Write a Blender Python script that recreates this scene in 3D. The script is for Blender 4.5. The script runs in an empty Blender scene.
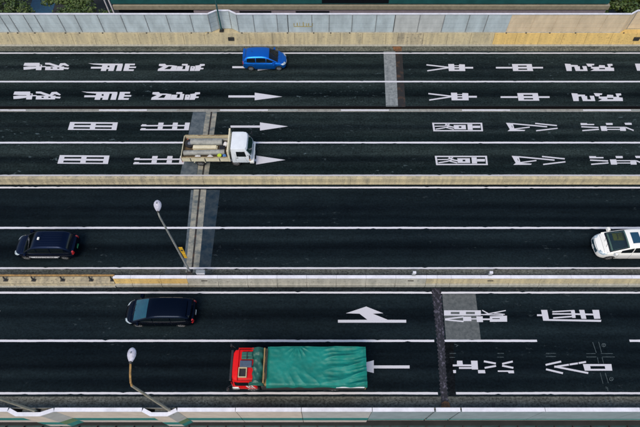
import bpy, bmesh, math, random
from mathutils import Vector, Matrix, noise
from mathutils.bvhtree import BVHTree
from mathutils.geometry import tessellate_polygon

S = bpy.context.scene
COL = S.collection
R = math.radians
random.seed(7)

# ------------------------------------------------------------------ camera
CAM_H = 33.5
cam_d = bpy.data.cameras.new('camera')
cam = bpy.data.objects.new('camera', cam_d)
COL.objects.link(cam)
cam.location = (0, 0, CAM_H)
cam.rotation_euler = (R(30), 0, 0)
cam_d.sensor_width = 36
cam_d.lens = 36 * 510 / 640
cam_d.clip_end = 2000
S.camera = cam

# ------------------------------------------------------------------ sky + sun
SUN_EL, SUN_AZ = 57, 205          # degrees; azimuth clockwise from +Y
world = bpy.data.worlds.new('World')
S.world = world
world.use_nodes = True
nt = world.node_tree
bg = nt.nodes['Background']
sky = nt.nodes.new('ShaderNodeTexSky')
sky.sky_type = 'NISHITA'
sky.sun_disc = False
sky.sun_elevation = R(SUN_EL)
sky.sun_rotation = R(SUN_AZ)
sky.air_density = 1.0
sky.dust_density = 1.5
nt.links.new(sky.outputs[0], bg.inputs[0])
bg.inputs[1].default_value = 0.12
sun_d = bpy.data.lights.new('sun', 'SUN')
sun_d.energy = 1.5
sun_d.angle = R(28)
sun_d.color = (1.0, 0.86, 0.68)
sun = bpy.data.objects.new('sun', sun_d)
COL.objects.link(sun)
sun.location = (-20, -20, 60)
sd = Vector((math.sin(R(SUN_AZ)) * math.cos(R(SUN_EL)), math.cos(R(SUN_AZ)) * math.cos(R(SUN_EL)), math.sin(R(SUN_EL))))
sun.rotation_euler = sd.to_track_quat('Z', 'Y').to_euler()
S.view_settings.view_transform = 'Standard'
S.view_settings.look = 'None'
S.view_settings.gamma = 1
S.view_settings.use_curve_mapping = False
S.view_settings.exposure = 0.8

# ------------------------------------------------------------------ ground survey: photo point -> point of a level plane
def at(x, y, z=0.0):
    xi, t = (x - 320) / 510, (y - 213.5) / 510
    c, s = 0.5, math.sqrt(3) / 2
    d = (CAM_H - z) / (s + c * t)
    return Vector((d * xi, d * (c - s * t), z))
def Y(y, z=0.0):
    return at(320, y, z).y

# ------------------------------------------------------------------ materials
def mat(name, col, rough=0.6, metal=0.0, coat=0.0, spec=0.5, var=0.0, vscale=3.0, bump=0.0, bscale=40.0,
        stretch=(1, 1, 1), col2=None, lo=0.35, hi=0.65):
    m = bpy.data.materials.new(name)
    m.use_nodes = True
    n, l = m.node_tree.nodes, m.node_tree.links
    b = n['Principled BSDF']
    b.inputs['Base Color'].default_value = (*col, 1)
    b.inputs['Roughness'].default_value = rough
    b.inputs['Metallic'].default_value = metal
    b.inputs['Coat Weight'].default_value = coat
    b.inputs['Coat Roughness'].default_value = 0.04
    b.inputs['Specular IOR Level'].default_value = spec
    tc = n.new('ShaderNodeTexCoord')
    mp = n.new('ShaderNodeMapping')
    mp.inputs['Scale'].default_value = stretch
    l.new(tc.outputs['Object'], mp.inputs[0])
    if var > 0 or col2:
        ns = n.new('ShaderNodeTexNoise')
        ns.inputs['Scale'].default_value = vscale
        ns.inputs['Detail'].default_value = 6
        ns.inputs['Roughness'].default_value = 0.65
        l.new(mp.outputs[0], ns.inputs['Vector'])
        cr = n.new('ShaderNodeValToRGB')
        cr.color_ramp.elements[0].position = lo
        cr.color_ramp.elements[1].position = hi
        c2 = col2 or tuple(c * (1 - var) for c in col)
        cr.color_ramp.elements[0].color = (*c2, 1)
        cr.color_ramp.elements[1].color = (*col, 1)
        l.new(ns.outputs['Fac'], cr.inputs[0])
        l.new(cr.outputs[0], b.inputs['Base Color'])
    if bump > 0:
        nb = n.new('ShaderNodeTexNoise')
        nb.inputs['Scale'].default_value = bscale
        nb.inputs['Detail'].default_value = 4
        l.new(tc.outputs['Object'], nb.inputs['Vector'])
        bp = n.new('ShaderNodeBump')
        bp.inputs['Strength'].default_value = bump
        bp.inputs['Distance'].default_value = 0.02
        l.new(nb.outputs['Fac'], bp.inputs['Height'])
        l.new(bp.outputs[0], b.inputs['Normal'])
    return m

def asphalt_mat(name, base, light, worn, g=1.0):
    """Dark asphalt: streaks along the traffic, aggregate grain, sparse pale scuffs."""
    m = bpy.data.materials.new(name)
    m.use_nodes = True
    n, l = m.node_tree.nodes, m.node_tree.links
    b = n['Principled BSDF']
    b.inputs['Roughness'].default_value = 0.75
    b.inputs['Specular IOR Level'].default_value = 0.03
    tc = n.new('ShaderNodeTexCoord')
    def ntex(scale, stretch, detail=5, rough=0.6):
        mp = n.new('ShaderNodeMapping'); mp.inputs['Scale'].default_value = stretch
        l.new(tc.outputs['Object'], mp.inputs[0])
        t = n.new('ShaderNodeTexNoise'); t.inputs['Scale'].default_value = scale
        t.inputs['Detail'].default_value = detail; t.inputs['Roughness'].default_value = rough
        l.new(mp.outputs[0], t.inputs['Vector'])
        return t.outputs['Fac']
    def ramp(f, p0, p1, c0=(0, 0, 0), c1=(1, 1, 1)):
        r = n.new('ShaderNodeValToRGB')
        r.color_ramp.elements[0].position = p0; r.color_ramp.elements[1].position = p1
        r.color_ramp.elements[0].color = (*c0, 1); r.color_ramp.elements[1].color = (*c1, 1)
        l.new(f, r.inputs[0]); return r.outputs[0]
    def mix(f, a, c, mode='MIX'):
        x = n.new('ShaderNodeMix'); x.data_type = 'RGBA'; x.blend_type = mode
        if isinstance(f, float): x.inputs[0].default_value = f
        else: l.new(f, x.inputs[0])
        for i, v in ((6, a), (7, c)):
            if isinstance(v, tuple): x.inputs[i].default_value = (*v, 1)
            else: l.new(v, x.inputs[i])
        return x.outputs[2]
    streak = ramp(ntex(1.0, (0.012, 0.62, 1), 2), 0.38, 0.62)
    c = mix(streak, base, light)
    sep = n.new('ShaderNodeSeparateXYZ'); l.new(tc.outputs['Object'], sep.inputs[0])
    cur = None
    for yl in (67.4, 95, 126.5, 159, 207.5, 247.5, 316, 366):
        sb = n.new('ShaderNodeMath'); sb.operation = 'SUBTRACT'; l.new(sep.outputs['Y'], sb.inputs[0]); sb.inputs[1].default_value = Y(yl)
        ab = n.new('ShaderNodeMath'); ab.operation = 'ABSOLUTE'; l.new(sb.outputs[0], ab.inputs[0])
        if cur is None: cur = ab
        else:
            mn = n.new('ShaderNodeMath'); mn.operation = 'MINIMUM'; l.new(cur.outputs[0], mn.inputs[0]); l.new(ab.outputs[0], mn.inputs[1]); cur = mn
    wob = n.new('ShaderNodeMath'); wob.operation = 'MULTIPLY_ADD'; l.new(ntex(0.5, (0.06, 1.2, 1), 4), wob.inputs[0]); wob.inputs[1].default_value = 0.9; l.new(cur.outputs[0], wob.inputs[2])
    wear = ramp(wob.outputs[0], 0.5, 1.55, (0.50, 0.54, 0.60), (1.28, 1.25, 1.2))
    c = mix(1.0, c, wear, 'MULTIPLY')
    patch = ramp(ntex(0.22, (0.5, 1, 1), 4), 0.35, 0.7, (0.72, 0.74, 0.78), (1.15, 1.12, 1.08))
    c = mix(1.0, c, patch, 'MULTIPLY')
    grain = ramp(ntex(7.5, (0.8, 1, 1), 4, 0.8), 0.33, 0.68, (1 - .7 * g,) * 3, (1 + .9 * g,) * 3)
    c = mix(1.0, c, grain, 'MULTIPLY')
    grain2 = ramp(ntex(2.2, (0.35, 1, 1), 5, 0.75), 0.3, 0.7, (1 - .38 * g,) * 3, (1 + .42 * g,) * 3)
    c = mix(1.0, c, grain2, 'MULTIPLY')
    sc = n.new('ShaderNodeMath'); sc.operation = 'MULTIPLY'
    l.new(ramp(ntex(2.6, (0.55, 1.3, 1), 6, 0.7), 0.60, 0.70), sc.inputs[0])
    l.new(ramp(ntex(0.25, (0.4, 1, 1), 2), 0.5, 0.62), sc.inputs[1])
    c = mix(sc.outputs[0], c, worn)
    l.new(c, b.inputs['Base Color'])
    bp = n.new('ShaderNodeBump'); bp.inputs['Strength'].default_value = 0.35; bp.inputs['Distance'].default_value = 0.01
    l.new(ntex(35, (1, 1, 1), 3), bp.inputs['Height'])
    l.new(bp.outputs[0], b.inputs['Normal'])
    return m

def paint_mat(name, col, wear=0.5, wcol=(0.02, 0.03, 0.035)):
    """Road paint with worn specks and fine cracks."""
    m = mat(name, col, rough=0.6, spec=0.3)
    n, l = m.node_tree.nodes, m.node_tree.links
    b = n['Principled BSDF']
    tc = n.new('ShaderNodeTexCoord')
    def tex(scale, p0, p1, det):
        t = n.new('ShaderNodeTexNoise'); t.inputs['Scale'].default_value = scale; t.inputs['Detail'].default_value = det
        t.inputs['Roughness'].default_value = 0.7
        l.new(tc.outputs['Object'], t.inputs['Vector'])
        r = n.new('ShaderNodeValToRGB'); r.color_ramp.elements[0].position = p0; r.color_ramp.elements[1].position = p1
        l.new(t.outputs['Fac'], r.inputs[0]); return r.outputs[0]
    a, c = tex(9, 0.6, 0.78, 6), tex(0.9, 0.35, 0.7, 3)
    mu = n.new('ShaderNodeMath'); mu.operation = 'MULTIPLY'; l.new(a, mu.inputs[0]); l.new(c, mu.inputs[1])
    mu2 = n.new('ShaderNodeMath'); mu2.operation = 'MULTIPLY'; l.new(mu.outputs[0], mu2.inputs[0]); mu2.inputs[1].default_value = wear
    x = n.new('ShaderNodeMix'); x.data_type = 'RGBA'
    l.new(mu2.outputs[0], x.inputs[0]); x.inputs[6].default_value = (*col, 1); x.inputs[7].default_value = (*wcol, 1)
    l.new(x.outputs[2], b.inputs['Base Color'])
    return m

def concrete_mat(name, col, dirt, scale=1.3, stretch=(2.2, 1, 0.25), spots=0.6, dark=None):
    """Concrete with soft stains and small dark pitted blotches."""
    m = mat(name, col, rough=0.85, spec=0.25, col2=dirt, vscale=scale, stretch=stretch, lo=0.3, hi=0.62, bump=0.3, bscale=30)
    n, l = m.node_tree.nodes, m.node_tree.links
    b = n['Principled BSDF']
    src = b.inputs['Base Color'].links[0].from_socket
    tc = n.new('ShaderNodeTexCoord')
    mp = n.new('ShaderNodeMapping'); mp.inputs['Scale'].default_value = (1, 2.2, 1.6)
    l.new(tc.outputs['Object'], mp.inputs[0])
    t = n.new('ShaderNodeTexNoise'); t.inputs['Scale'].default_value = 5; t.inputs['Detail'].default_value = 7; t.inputs['Roughness'].default_value = 0.75
    l.new(mp.outputs[0], t.inputs['Vector'])
    r = n.new('ShaderNodeValToRGB'); r.color_ramp.elements[0].position = 0.54; r.color_ramp.elements[1].position = 0.66
    l.new(t.outputs['Fac'], r.inputs[0])
    mu = n.new('ShaderNodeMath'); mu.operation = 'MULTIPLY'; l.new(r.outputs[0], mu.inputs[0]); mu.inputs[1].default_value = spots
    x = n.new('ShaderNodeMix'); x.data_type = 'RGBA'
    l.new(mu.outputs[0], x.inputs[0]); l.new(src, x.inputs[6]); x.inputs[7].default_value = (*(dark or (0.05, 0.045, 0.04)), 1)
    l.new(x.outputs[2], b.inputs['Base Color'])
    return m

M = {}
M['asphalt'] = asphalt_mat('asphalt', (0.0044, 0.0084, 0.0094), (0.0135, 0.0210, 0.0215), (0.10, 0.14, 0.15), 0.85)
M['asphalt_blue'] = asphalt_mat('smooth_asphalt', (0.0022, 0.0047, 0.0068), (0.0066, 0.0120, 0.0150), (0.045, 0.06, 0.065), 0.55)
M['shoulder'] = asphalt_mat('shoulder_asphalt', (0.048, 0.054, 0.050), (0.085, 0.090, 0.080), (0.15, 0.14, 0.12))
M['gutter_dark'] = asphalt_mat('dark_gutter', (0.010, 0.014, 0.016), (0.022, 0.027, 0.028), (0.10, 0.10, 0.09))
M['gutter'] = asphalt_mat('gutter_asphalt', (0.045, 0.052, 0.045), (0.085, 0.09, 0.075), (0.15, 0.14, 0.12))
M['patch_dark'] = asphalt_mat('new_asphalt', (0.003, 0.004, 0.005), (0.006, 0.008, 0.010), (0.02, 0.02, 0.02))
M['patch_grey'] = mat('grey_repair', (0.24, 0.26, 0.26), 0.9, spec=0.1, col2=(0.10, 0.115, 0.12), vscale=3.2, bump=0.3, bscale=30, lo=0.3, hi=0.7)
M['patch_slate'] = mat('slate_repair', (0.10, 0.12, 0.13), 0.9, spec=0.1, col2=(0.045, 0.062, 0.075), vscale=2.2, bump=0.3, bscale=30)
M['patch_navy'] = mat('dark_blue_repair', (0.032, 0.044, 0.052), 0.9, spec=0.1, col2=(0.007, 0.020, 0.034), vscale=1.6, bump=0.3, bscale=30)
M['patch_soft'] = mat('faded_repair', (0.105, 0.115, 0.115), 0.9, spec=0.1, col2=(0.06, 0.07, 0.072), vscale=4, bump=0.3, bscale=30)
M['patch_blue'] = mat('bluish_repair', (0.085, 0.125, 0.15), 0.9, spec=0.1, col2=(0.03, 0.055, 0.075), vscale=1.6, bump=0.3, bscale=30)
M['joint_pale'] = mat('joint_concrete', (0.27, 0.255, 0.20), 0.85, col2=(0.06, 0.08, 0.085), vscale=1.8, stretch=(0.6, 1.0, 1), bump=0.2)
M['joint_dark'] = mat('rubber_joint', (0.008, 0.007, 0.006), 0.7, col2=(0.060, 0.030, 0.013), vscale=1.3, lo=0.32, hi=0.48)
M['joint_steel'] = mat('steel_comb_joint', (0.12, 0.112, 0.15), 0.6, 0.1, col2=(0.005, 0.005, 0.009), vscale=5, stretch=(1.2, 0.8, 1), lo=0.52, hi=0.70)
M['rust'] = mat('rust', (0.20, 0.085, 0.03), 0.85, col2=(0.05, 0.03, 0.015), vscale=4)
M['paint'] = paint_mat('white_road_paint', (0.47, 0.47, 0.50), 0.95)
M['line'] = paint_mat('white_line_paint', (0.53, 0.53, 0.56), 0.9)
M['line_old'] = paint_mat('worn_line_paint', (0.24, 0.27, 0.26), 0.9)
M['survey'] = mat('chalk_marks', (0.075, 0.105, 0.11), 0.8, col2=(0.02, 0.032, 0.036), vscale=6)
M['conc'] = concrete_mat('barrier_concrete', (0.42, 0.36, 0.23), (0.20, 0.18, 0.13), spots=0.85)
M['conc_top'] = concrete_mat('barrier_coping', (0.60, 0.58, 0.56), (0.40, 0.39, 0.37), spots=0.5)
M['conc_sunlit'] = concrete_mat('sunlit_ochre_concrete', (0.60, 0.415, 0.145), (0.42, 0.30, 0.115), spots=0.55, dark=(0.09, 0.06, 0.03))  # warm low sunlight put into the concrete colour
M['conc_tan'] = concrete_mat('tan_concrete', (0.46, 0.39, 0.235), (0.27, 0.24, 0.16), spots=0.55, dark=(0.07, 0.055, 0.035))  # plain parapet tan, also the sun tint on the middle barrier
M['conc_kerb'] = concrete_mat('kerb_concrete', (0.38, 0.37, 0.31), (0.25, 0.25, 0.21), spots=0.6)
M['conc_grey'] = concrete_mat('grey_concrete', (0.24, 0.24, 0.215), (0.15, 0.15, 0.135), spots=0.5)
M['seam'] = mat('dark_seam', (0.03, 0.026, 0.02), 0.9)
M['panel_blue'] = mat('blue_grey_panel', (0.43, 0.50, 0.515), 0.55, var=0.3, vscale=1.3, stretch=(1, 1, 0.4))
M['panel_sunlit'] = mat('sunlit_beige_panel', (0.62, 0.50, 0.335), 0.55, var=0.25, vscale=1.3, stretch=(1, 1, 0.4))  # low sun painted into the panel colour
M['panel_mid'] = mat('pale_grey_panel', (0.46, 0.48, 0.46), 0.55, var=0.25, vscale=1.3, stretch=(1, 1, 0.4))
M['white'] = mat('white_coping', (0.66, 0.66, 0.70), 0.5, var=0.22, vscale=1.5)
M['steel'] = mat('grey_steel', (0.30, 0.32, 0.32), 0.5, 0.5, var=0.2)
M['steel_dark'] = mat('dark_steel', (0.035, 0.035, 0.033), 0.6, 0.3, var=0.3)
M['pole_grey'] = mat('galvanised_pole', (0.36, 0.37, 0.34), 0.5, 0.35, var=0.3, vscale=2)
M['pole_tan'] = mat('weathered_pole', (0.42, 0.38, 0.28), 0.55, 0.15, var=0.3, vscale=2)
M['pole_rust'] = mat('rusty_arm', (0.34, 0.20, 0.06), 0.7, 0.15, col2=(0.16, 0.09, 0.03), vscale=5)
M['pole_teal'] = mat('teal_pole', (0.03, 0.11, 0.11), 0.45, 0.2, var=0.3)
M['lamp_white'] = mat('lamp_head_grey', (0.46, 0.46, 0.54), 0.45, var=0.4, vscale=7)
M['yellow'] = mat('yellow_enamel', (0.62, 0.36, 0.02), 0.45, var=0.2, vscale=8)
M['teal_stripe'] = mat('teal_stripe', (0.02, 0.19, 0.17), 0.5, var=0.25)
M['green_stripe'] = mat('green_stripe', (0.12, 0.20, 0.10), 0.55, var=0.25)
M['wall_sunlit'] = mat('sunlit_tan_cladding', (0.57, 0.49, 0.40), 0.6, var=0.18, vscale=1.5)  # tan holds the warm sunlight on the left of the wall
M['wall_pink'] = mat('pinkish_cladding', (0.50, 0.43, 0.38), 0.6, var=0.18, vscale=1.5)
M['wall_blue'] = mat('blue_grey_cladding', (0.25, 0.31, 0.32), 0.6, var=0.2, vscale=1.5)
M['wall_mid'] = mat('grey_cladding', (0.42, 0.42, 0.39), 0.6, var=0.2, vscale=1.5)
M['girder'] = mat('dark_teal_girder', (0.012, 0.05, 0.048), 0.5, 0.1, var=0.5, vscale=2)
M['ground'] = mat('lower_ground', (0.020, 0.022, 0.022), 0.9, var=0.5, vscale=0.5)
M['blue_path'] = mat('blue_tiles', (0.008, 0.062, 0.115), 0.7, col2=(0.005, 0.032, 0.065), vscale=3)
M['bldg_teal'] = mat('teal_cladding', (0.02, 0.115, 0.12), 0.4, var=0.3, vscale=0.8)
M['bldg_dark'] = mat('dark_cladding', (0.006, 0.008, 0.012), 0.4, var=0.3)
M['bldg_beige'] = mat('beige_ledge', (0.30, 0.28, 0.21), 0.8, var=0.25)
M['bldg_grey'] = mat('purple_grey_wall', (0.26, 0.23, 0.27), 0.7, var=0.2)
M['leaf'] = mat('leaves', (0.07, 0.12, 0.015), 0.6, col2=(0.025, 0.05, 0.008), vscale=1.5)
M['leaf_b'] = mat('leaves_olive', (0.12, 0.115, 0.015), 0.6, col2=(0.03, 0.045, 0.008), vscale=1.5)
M['bark'] = mat('bark', (0.04, 0.03, 0.022), 0.9, var=0.4)
# vehicle materials
M['glass'] = mat('tinted_glass', (0.004, 0.007, 0.009), 0.06, spec=0.35)
M['glass_green'] = mat('green_glass', (0.012, 0.035, 0.03), 0.06, spec=0.7)
M['glass_blue'] = mat('blue_glass', (0.010, 0.045, 0.085), 0.07, spec=0.5)
def see_through(name, tint):
    m = bpy.data.materials.new(name); m.use_nodes = True
    n, l = m.node_tree.nodes, m.node_tree.links
    n.remove(n['Principled BSDF'])
    tr = n.new('ShaderNodeBsdfTransparent'); tr.inputs[0].default_value = (*tint, 1)
    gl = n.new('ShaderNodeBsdfGlossy'); gl.inputs[0].default_value = (1, 1, 1, 1); gl.inputs['Roughness'].default_value = 0.03
    fr = n.new('ShaderNodeFresnel'); fr.inputs[0].default_value = 1.5
    mx = n.new('ShaderNodeMixShader')
    l.new(fr.outputs[0], mx.inputs[0]); l.new(tr.outputs[0], mx.inputs[1]); l.new(gl.outputs[0], mx.inputs[2]); l.new(mx.outputs[0], n['Material Output'].inputs[0])
    return m
M['ws_clear'] = see_through('clear_windshield', (0.55, 0.66, 0.64))
M['ws_green'] = see_through('green_windshield', (0.40, 0.66, 0.56))
M['ws_blue'] = see_through('blue_windshield', (0.34, 0.56, 0.72))
M['dash'] = mat('dashboard', (0.05, 0.052, 0.055), 0.7, var=0.4, vscale=6)
M['dash_blue'] = mat('blue_grey_dashboard', (0.05, 0.10, 0.15), 0.6, var=0.4, vscale=6)
M['dash_teal'] = mat('teal_dashboard', (0.07, 0.25, 0.27), 0.6, var=0.6, vscale=2.5)
M['reflection_yellow'] = mat('painted_yellow_reflection', (0.62, 0.40, 0.03), 0.8, var=0.45, vscale=3)  # yellow windscreen reflection, done as a board colour
M['seat_cloth'] = mat('seat_cloth', (0.085, 0.08, 0.07), 0.9, var=0.3, vscale=8)
M['glass_reflection'] = mat('teal_reflection_glass', (0.010, 0.075, 0.10), 0.07, spec=0.5, col2=(0.008, 0.05, 0.08), vscale=1.1)  # base colour carries the teal reflection on the black minivan's windscreen
M['rubber'] = mat('tyre_rubber', (0.012, 0.012, 0.012), 0.85, var=0.3)
M['rim'] = mat('wheel_rim', (0.34, 0.34, 0.34), 0.35, 0.7, var=0.3, vscale=8)
M['grille_blue'] = mat('bluish_grille', (0.07, 0.16, 0.21), 0.3, 0.5, col2=(0.01, 0.02, 0.03), vscale=9, stretch=(1, 0.5, 3))
M['trim'] = mat('black_trim', (0.008, 0.008, 0.009), 0.45)
M['blue'] = mat('blue_car_paint', (0.006, 0.155, 0.60), 0.38, 0.8, coat=0.15, spec=0.3)
M['navy'] = mat('navy_car_paint', (0.0020, 0.0075, 0.026), 0.3, 0.8, coat=0.1, spec=0.3)
M['blackp'] = mat('black_car_paint', (0.0014, 0.005, 0.014), 0.26, 0.8, coat=0.08, spec=0.2)
M['whitep'] = mat('white_car_paint', (0.72, 0.71, 0.66), 0.3, coat=0.6)
M['redp'] = mat('red_cab_paint', (0.62, 0.004, 0.005), 0.45, coat=0.05, spec=0.2, var=0.15, vscale=2)
M['cab_white'] = mat('white_cab_paint', (0.62, 0.66, 0.68), 0.35, coat=0.4, var=0.12, vscale=2)
M['cream'] = mat('cream_paint', (0.62, 0.57, 0.40), 0.5, var=0.2, vscale=3)
M['bed_tan'] = mat('worn_bed_paint', (0.34, 0.28, 0.15), 0.65, col2=(0.14, 0.09, 0.04), vscale=2.5)
M['bed_dark'] = mat('brown_bed_floor', (0.13, 0.095, 0.05), 0.8, col2=(0.04, 0.03, 0.02), vscale=2.5)  # dark brown mottled tone
M['lamp_red'] = mat('tail_lamp', (0.42, 0.012, 0.012), 0.2, coat=0.5)
M['lamp_clear'] = mat('head_lamp', (0.55, 0.62, 0.66), 0.15, coat=0.4, col2=(0.10, 0.16, 0.19), vscale=9)
M['lamp_amber'] = mat('amber_lamp', (0.6, 0.22, 0.02), 0.2, coat=0.5)
M['chrome'] = mat('chrome', (0.6, 0.6, 0.62), 0.15, 1.0)
M['plate'] = mat('number_plate', (0.70, 0.70, 0.66), 0.5)
M['plate_green'] = mat('green_plate', (0.04, 0.24, 0.10), 0.5)
M['tarp'] = mat('green_tarpaulin', (0.002, 0.180, 0.142), 0.5, spec=0.3, col2=(0.003, 0.125, 0.095), vscale=1.2)
M['tarp_dark'] = mat('dark_green_tarpaulin', (0.008, 0.095, 0.068), 0.5, var=0.35, vscale=4)
M['wood'] = mat('wood', (0.30, 0.19, 0.07), 0.7, var=0.4, vscale=5, stretch=(1, 6, 1))
M['wood_pale'] = mat('pale_wood', (0.46, 0.38, 0.22), 0.7, var=0.3, vscale=5)
M['slate'] = mat('slate_blue_plastic', (0.045, 0.075, 0.12), 0.5, var=0.3, vscale=6)
M['pipe_grey'] = mat('grey_pipe', (0.27, 0.275, 0.245), 0.6, var=0.4, vscale=3)
M['lime'] = mat('lime_plastic', (0.40, 0.52, 0.03), 0.5)
M['sack'] = mat('white_sack', (0.6, 0.6, 0.6), 0.8, var=0.2)
M['bluebag'] = mat('blue_bag', (0.05, 0.16, 0.42), 0.6)
M['red_rag'] = mat('red_rag', (0.35, 0.08, 0.05), 0.8)

# ------------------------------------------------------------------ object helpers
def link(name, me, m=None, parent=None, smooth=False):
    o = bpy.data.objects.new(name, me)
    COL.objects.link(o)
    if m is not None:
        me.materials.append(m)
    if parent is not None:
        o.parent = parent
    if smooth:
        for p in me.polygons: p.use_smooth = True
    return o
def tag(o, label, cat, group=None):
    o['label'] = label; o['category'] = cat
    if group: o['group'] = group
    return o
def struct(o, kind='structure'):
    o['kind'] = kind
    return o
def thing(name, label, cat, loc=(0, 0, 0), rz=0.0, group=None):
    o = bpy.data.objects.new(name, None)
    COL.objects.link(o)
    o.empty_display_size = 0.3
    o.location = loc; o.rotation_euler = (0, 0, rz)
    return tag(o, label, cat, group)
class MB:
    """collects boxes, tubes, prisms and grids into one mesh"""
    def __init__(s): s.bm = bmesh.new()
    def box(s, x0, x1, y0, y1, z0, z1, bev=0.0, mtx=None):
        r = bmesh.ops.create_cube(s.bm, size=1.0)
        vs = r['verts']
        for v in vs:
            v.co = Vector(((x0 + x1) / 2 + v.co.x * (x1 - x0), (y0 + y1) / 2 + v.co.y * (y1 - y0), (z0 + z1) / 2 + v.co.z * (z1 - z0)))
        if bev > 0:
            es = list({e for v in vs for e in v.link_edges})
            rr = bmesh.ops.bevel(s.bm, geom=es, offset=bev, segments=2, affect='EDGES', profile=0.6)
            vs = list(rr['verts'])
        if mtx is not None:
            seen = set(); stack = list(vs)
            for v in stack: v.co = mtx @ v.co
        return s
    def tube(s, pts, rad, n=10, cap=True):
        pts = [Vector(p) for p in pts]
        rads = rad if isinstance(rad, (list, tuple)) else [rad] * len(pts)
        rings = []
        up = None
        for i, p in enumerate(pts):
            a = pts[max(i - 1, 0)]; b = pts[min(i + 1, len(pts) - 1)]
            t = (b - a).normalized()
            if up is None:
                up = Vector((0, 0, 1)) if abs(t.z) < 0.9 else Vector((1, 0, 0))
            u = t.cross(up).normalized(); w = u.cross(t).normalized(); up = w
            rings.append([s.bm.verts.new(p + (u * math.cos(2 * math.pi * k / n) + w * math.sin(2 * math.pi * k / n)) * rads[i]) for k in range(n)])
        for i in range(len(rings) - 1):
            for k in range(n):
                s.bm.faces.new((rings[i][k], rings[i][(k + 1) % n], rings[i + 1][(k + 1) % n], rings[i + 1][k]))
        if cap:
            s.bm.faces.new(rings[0][::-1]); s.bm.faces.new(rings[-1])
        return s
    def prism(s, prof, x0, x1):
        """YZ profile (closed polygon) run along X"""
        a = [s.bm.verts.new((x0, p[0], p[1])) for p in prof]
        b = [s.bm.verts.new((x1, p[0], p[1])) for p in prof]
        n = len(prof)
        for i in range(n):
            s.bm.faces.new((a[i], a[(i + 1) % n], b[(i + 1) % n], b[i]))
        s.bm.faces.new(a[::-1]); s.bm.faces.new(b)
        return s
    def slab(s, pts, z0, z1):
        """XY polygon between two heights"""
        a = [s.bm.verts.new((p[0], p[1], z0)) for p in pts]
        b = [s.bm.verts.new((p[0], p[1], z1)) for p in pts]
        n = len(pts)
        for i in range(n):
            s.bm.faces.new((a[i], a[(i + 1) % n], b[(i + 1) % n], b[i]))
        s.bm.faces.new(a[::-1]); s.bm.faces.new(b)
        return s
    def quadwall(s, p0, p1, z0, z1, th=0.06):
        """vertical board between two plan points, thickness towards -normal"""
        p0, p1 = Vector(p0), Vector(p1)
        d = (p1 - p0).normalized(); nrm = Vector((-d.y, d.x))
        return s.slab([p0, p1, p1 + nrm * th, p0 + nrm * th], z0, z1)
    def build(s, name, m, parent=None, smooth=False, auto=False):
        bmesh.ops.recalc_face_normals(s.bm, faces=s.bm.faces)
        me = bpy.data.meshes.new(name)
        s.bm.to_mesh(me); s.bm.free()
        o = link(name, me, m, parent, smooth)
        if smooth:
            try: me.set_sharp_from_angle(angle=R(40))
            except Exception: pass
        return o

# ------------------------------------------------------------------ decks, lower ground
X0, X1 = -75, 75
struct(MB().box(-400, 400, -200, 600, -10.2, -10.0).build('ground', M['ground']))
deck_far = MB().box(X0, X1, Y(106.2), Y(51.3), -1.4, 0).build('road_deck', M['asphalt']); struct(deck_far)
struct(MB().box(X0, X1, Y(181.0), Y(109.6), -1.4, 0).build('road_deck', M['asphalt']))
struct(MB().box(X0, X1, Y(408.5), Y(181.03), -1.4, 0).build('road_deck', M['asphalt_blue']))
struct(MB().box(X0, X1, Y(51.25), Y(44.5), -1.4, 0.03).build('gutter', M['gutter']))
struct(MB().box(X0, X1, Y(106.2) - 0.001, Y(105.9), -1.39, 0.012).build('deck_edge', M['trim']))
struct(MB().box(X0, X1, Y(111.9), Y(109.2), -1.3, 0.012).build('deck_edge', M['conc_grey']))
def sheet(name, pts, z, m, kind='structure'):
    bm = bmesh.new()
    bm.faces.new([bm.verts.new((p[0], p[1], z)) for p in pts])
    bmesh.ops.recalc_face_normals(bm, faces=bm.faces)
    for f in bm.faces:
        if f.normal.z < 0: f.normal_flip()
    me = bpy.data.meshes.new(name); bm.to_mesh(me); bm.free()
    o = link(name, me, m)
    if kind: struct(o, kind)
    return o
def psheet(name, pix, z, m):
    return sheet(name, [at(x, y) for x, y in pix], z, m)
psheet('shoulder', [(-300, 396.5), (940, 396.5), (940, 408.6), (-300, 408.6)], 0.004, M['shoulder'])
psheet('shoulder', [(-300, 269.5), (940, 269.5), (940, 274.5), (-300, 274.5)], 0.004, M['shoulder'])
psheet('shoulder', [(-300, 286), (940, 286), (940, 291), (-300, 291)], 0.004, M['gutter_dark'])
# repair patches and joints across the carriageways
psheet('road_patch', [(383.5, 51.6), (395.3, 51.6), (398, 106.6), (386, 106.6)], 0.004, M['patch_grey'])
psheet('expansion_joint', [(395.4, 51.4), (402, 51.4), (405.6, 107), (398.2, 107)], 0.005, M['joint_dark'])
psheet('road_stain', [(392, 45.8), (402, 45.8), (401.5, 51.2), (394, 51.2)], 0.034, M['rust'])
psheet('road_patch', [(193, 112.2), (206, 112.2), (196.5, 176), (180, 176)], 0.004, M['patch_slate'])
psheet('expansion_joint', [(206.2, 110.5), (211.0, 110.5), (201.8, 176), (196.8, 176)], 0.006, M['joint_pale'])
psheet('expansion_joint', [(212.6, 110.5), (217.2, 110.5), (208.4, 176), (203.5, 176)], 0.006, M['joint_pale'])
psheet('joint_gap', [(211.1, 110.5), (212.5, 110.5), (203.4, 176), (201.9, 176)], 0.005, M['joint_dark'])
psheet('road_patch', [(191, 190), (193.6, 190), (186.5, 267.3), (183.5, 267.3)], 0.004, M['patch_slate'])
psheet('expansion_joint', [(193.8, 189.5), (199, 189.5), (191, 272.5), (185.4, 272.5)], 0.006, M['joint_pale'])
psheet('expansion_joint', [(200.8, 189.5), (206.4, 189.5), (198.6, 272.5), (192.8, 272.5)], 0.006, M['joint_pale'])
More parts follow.
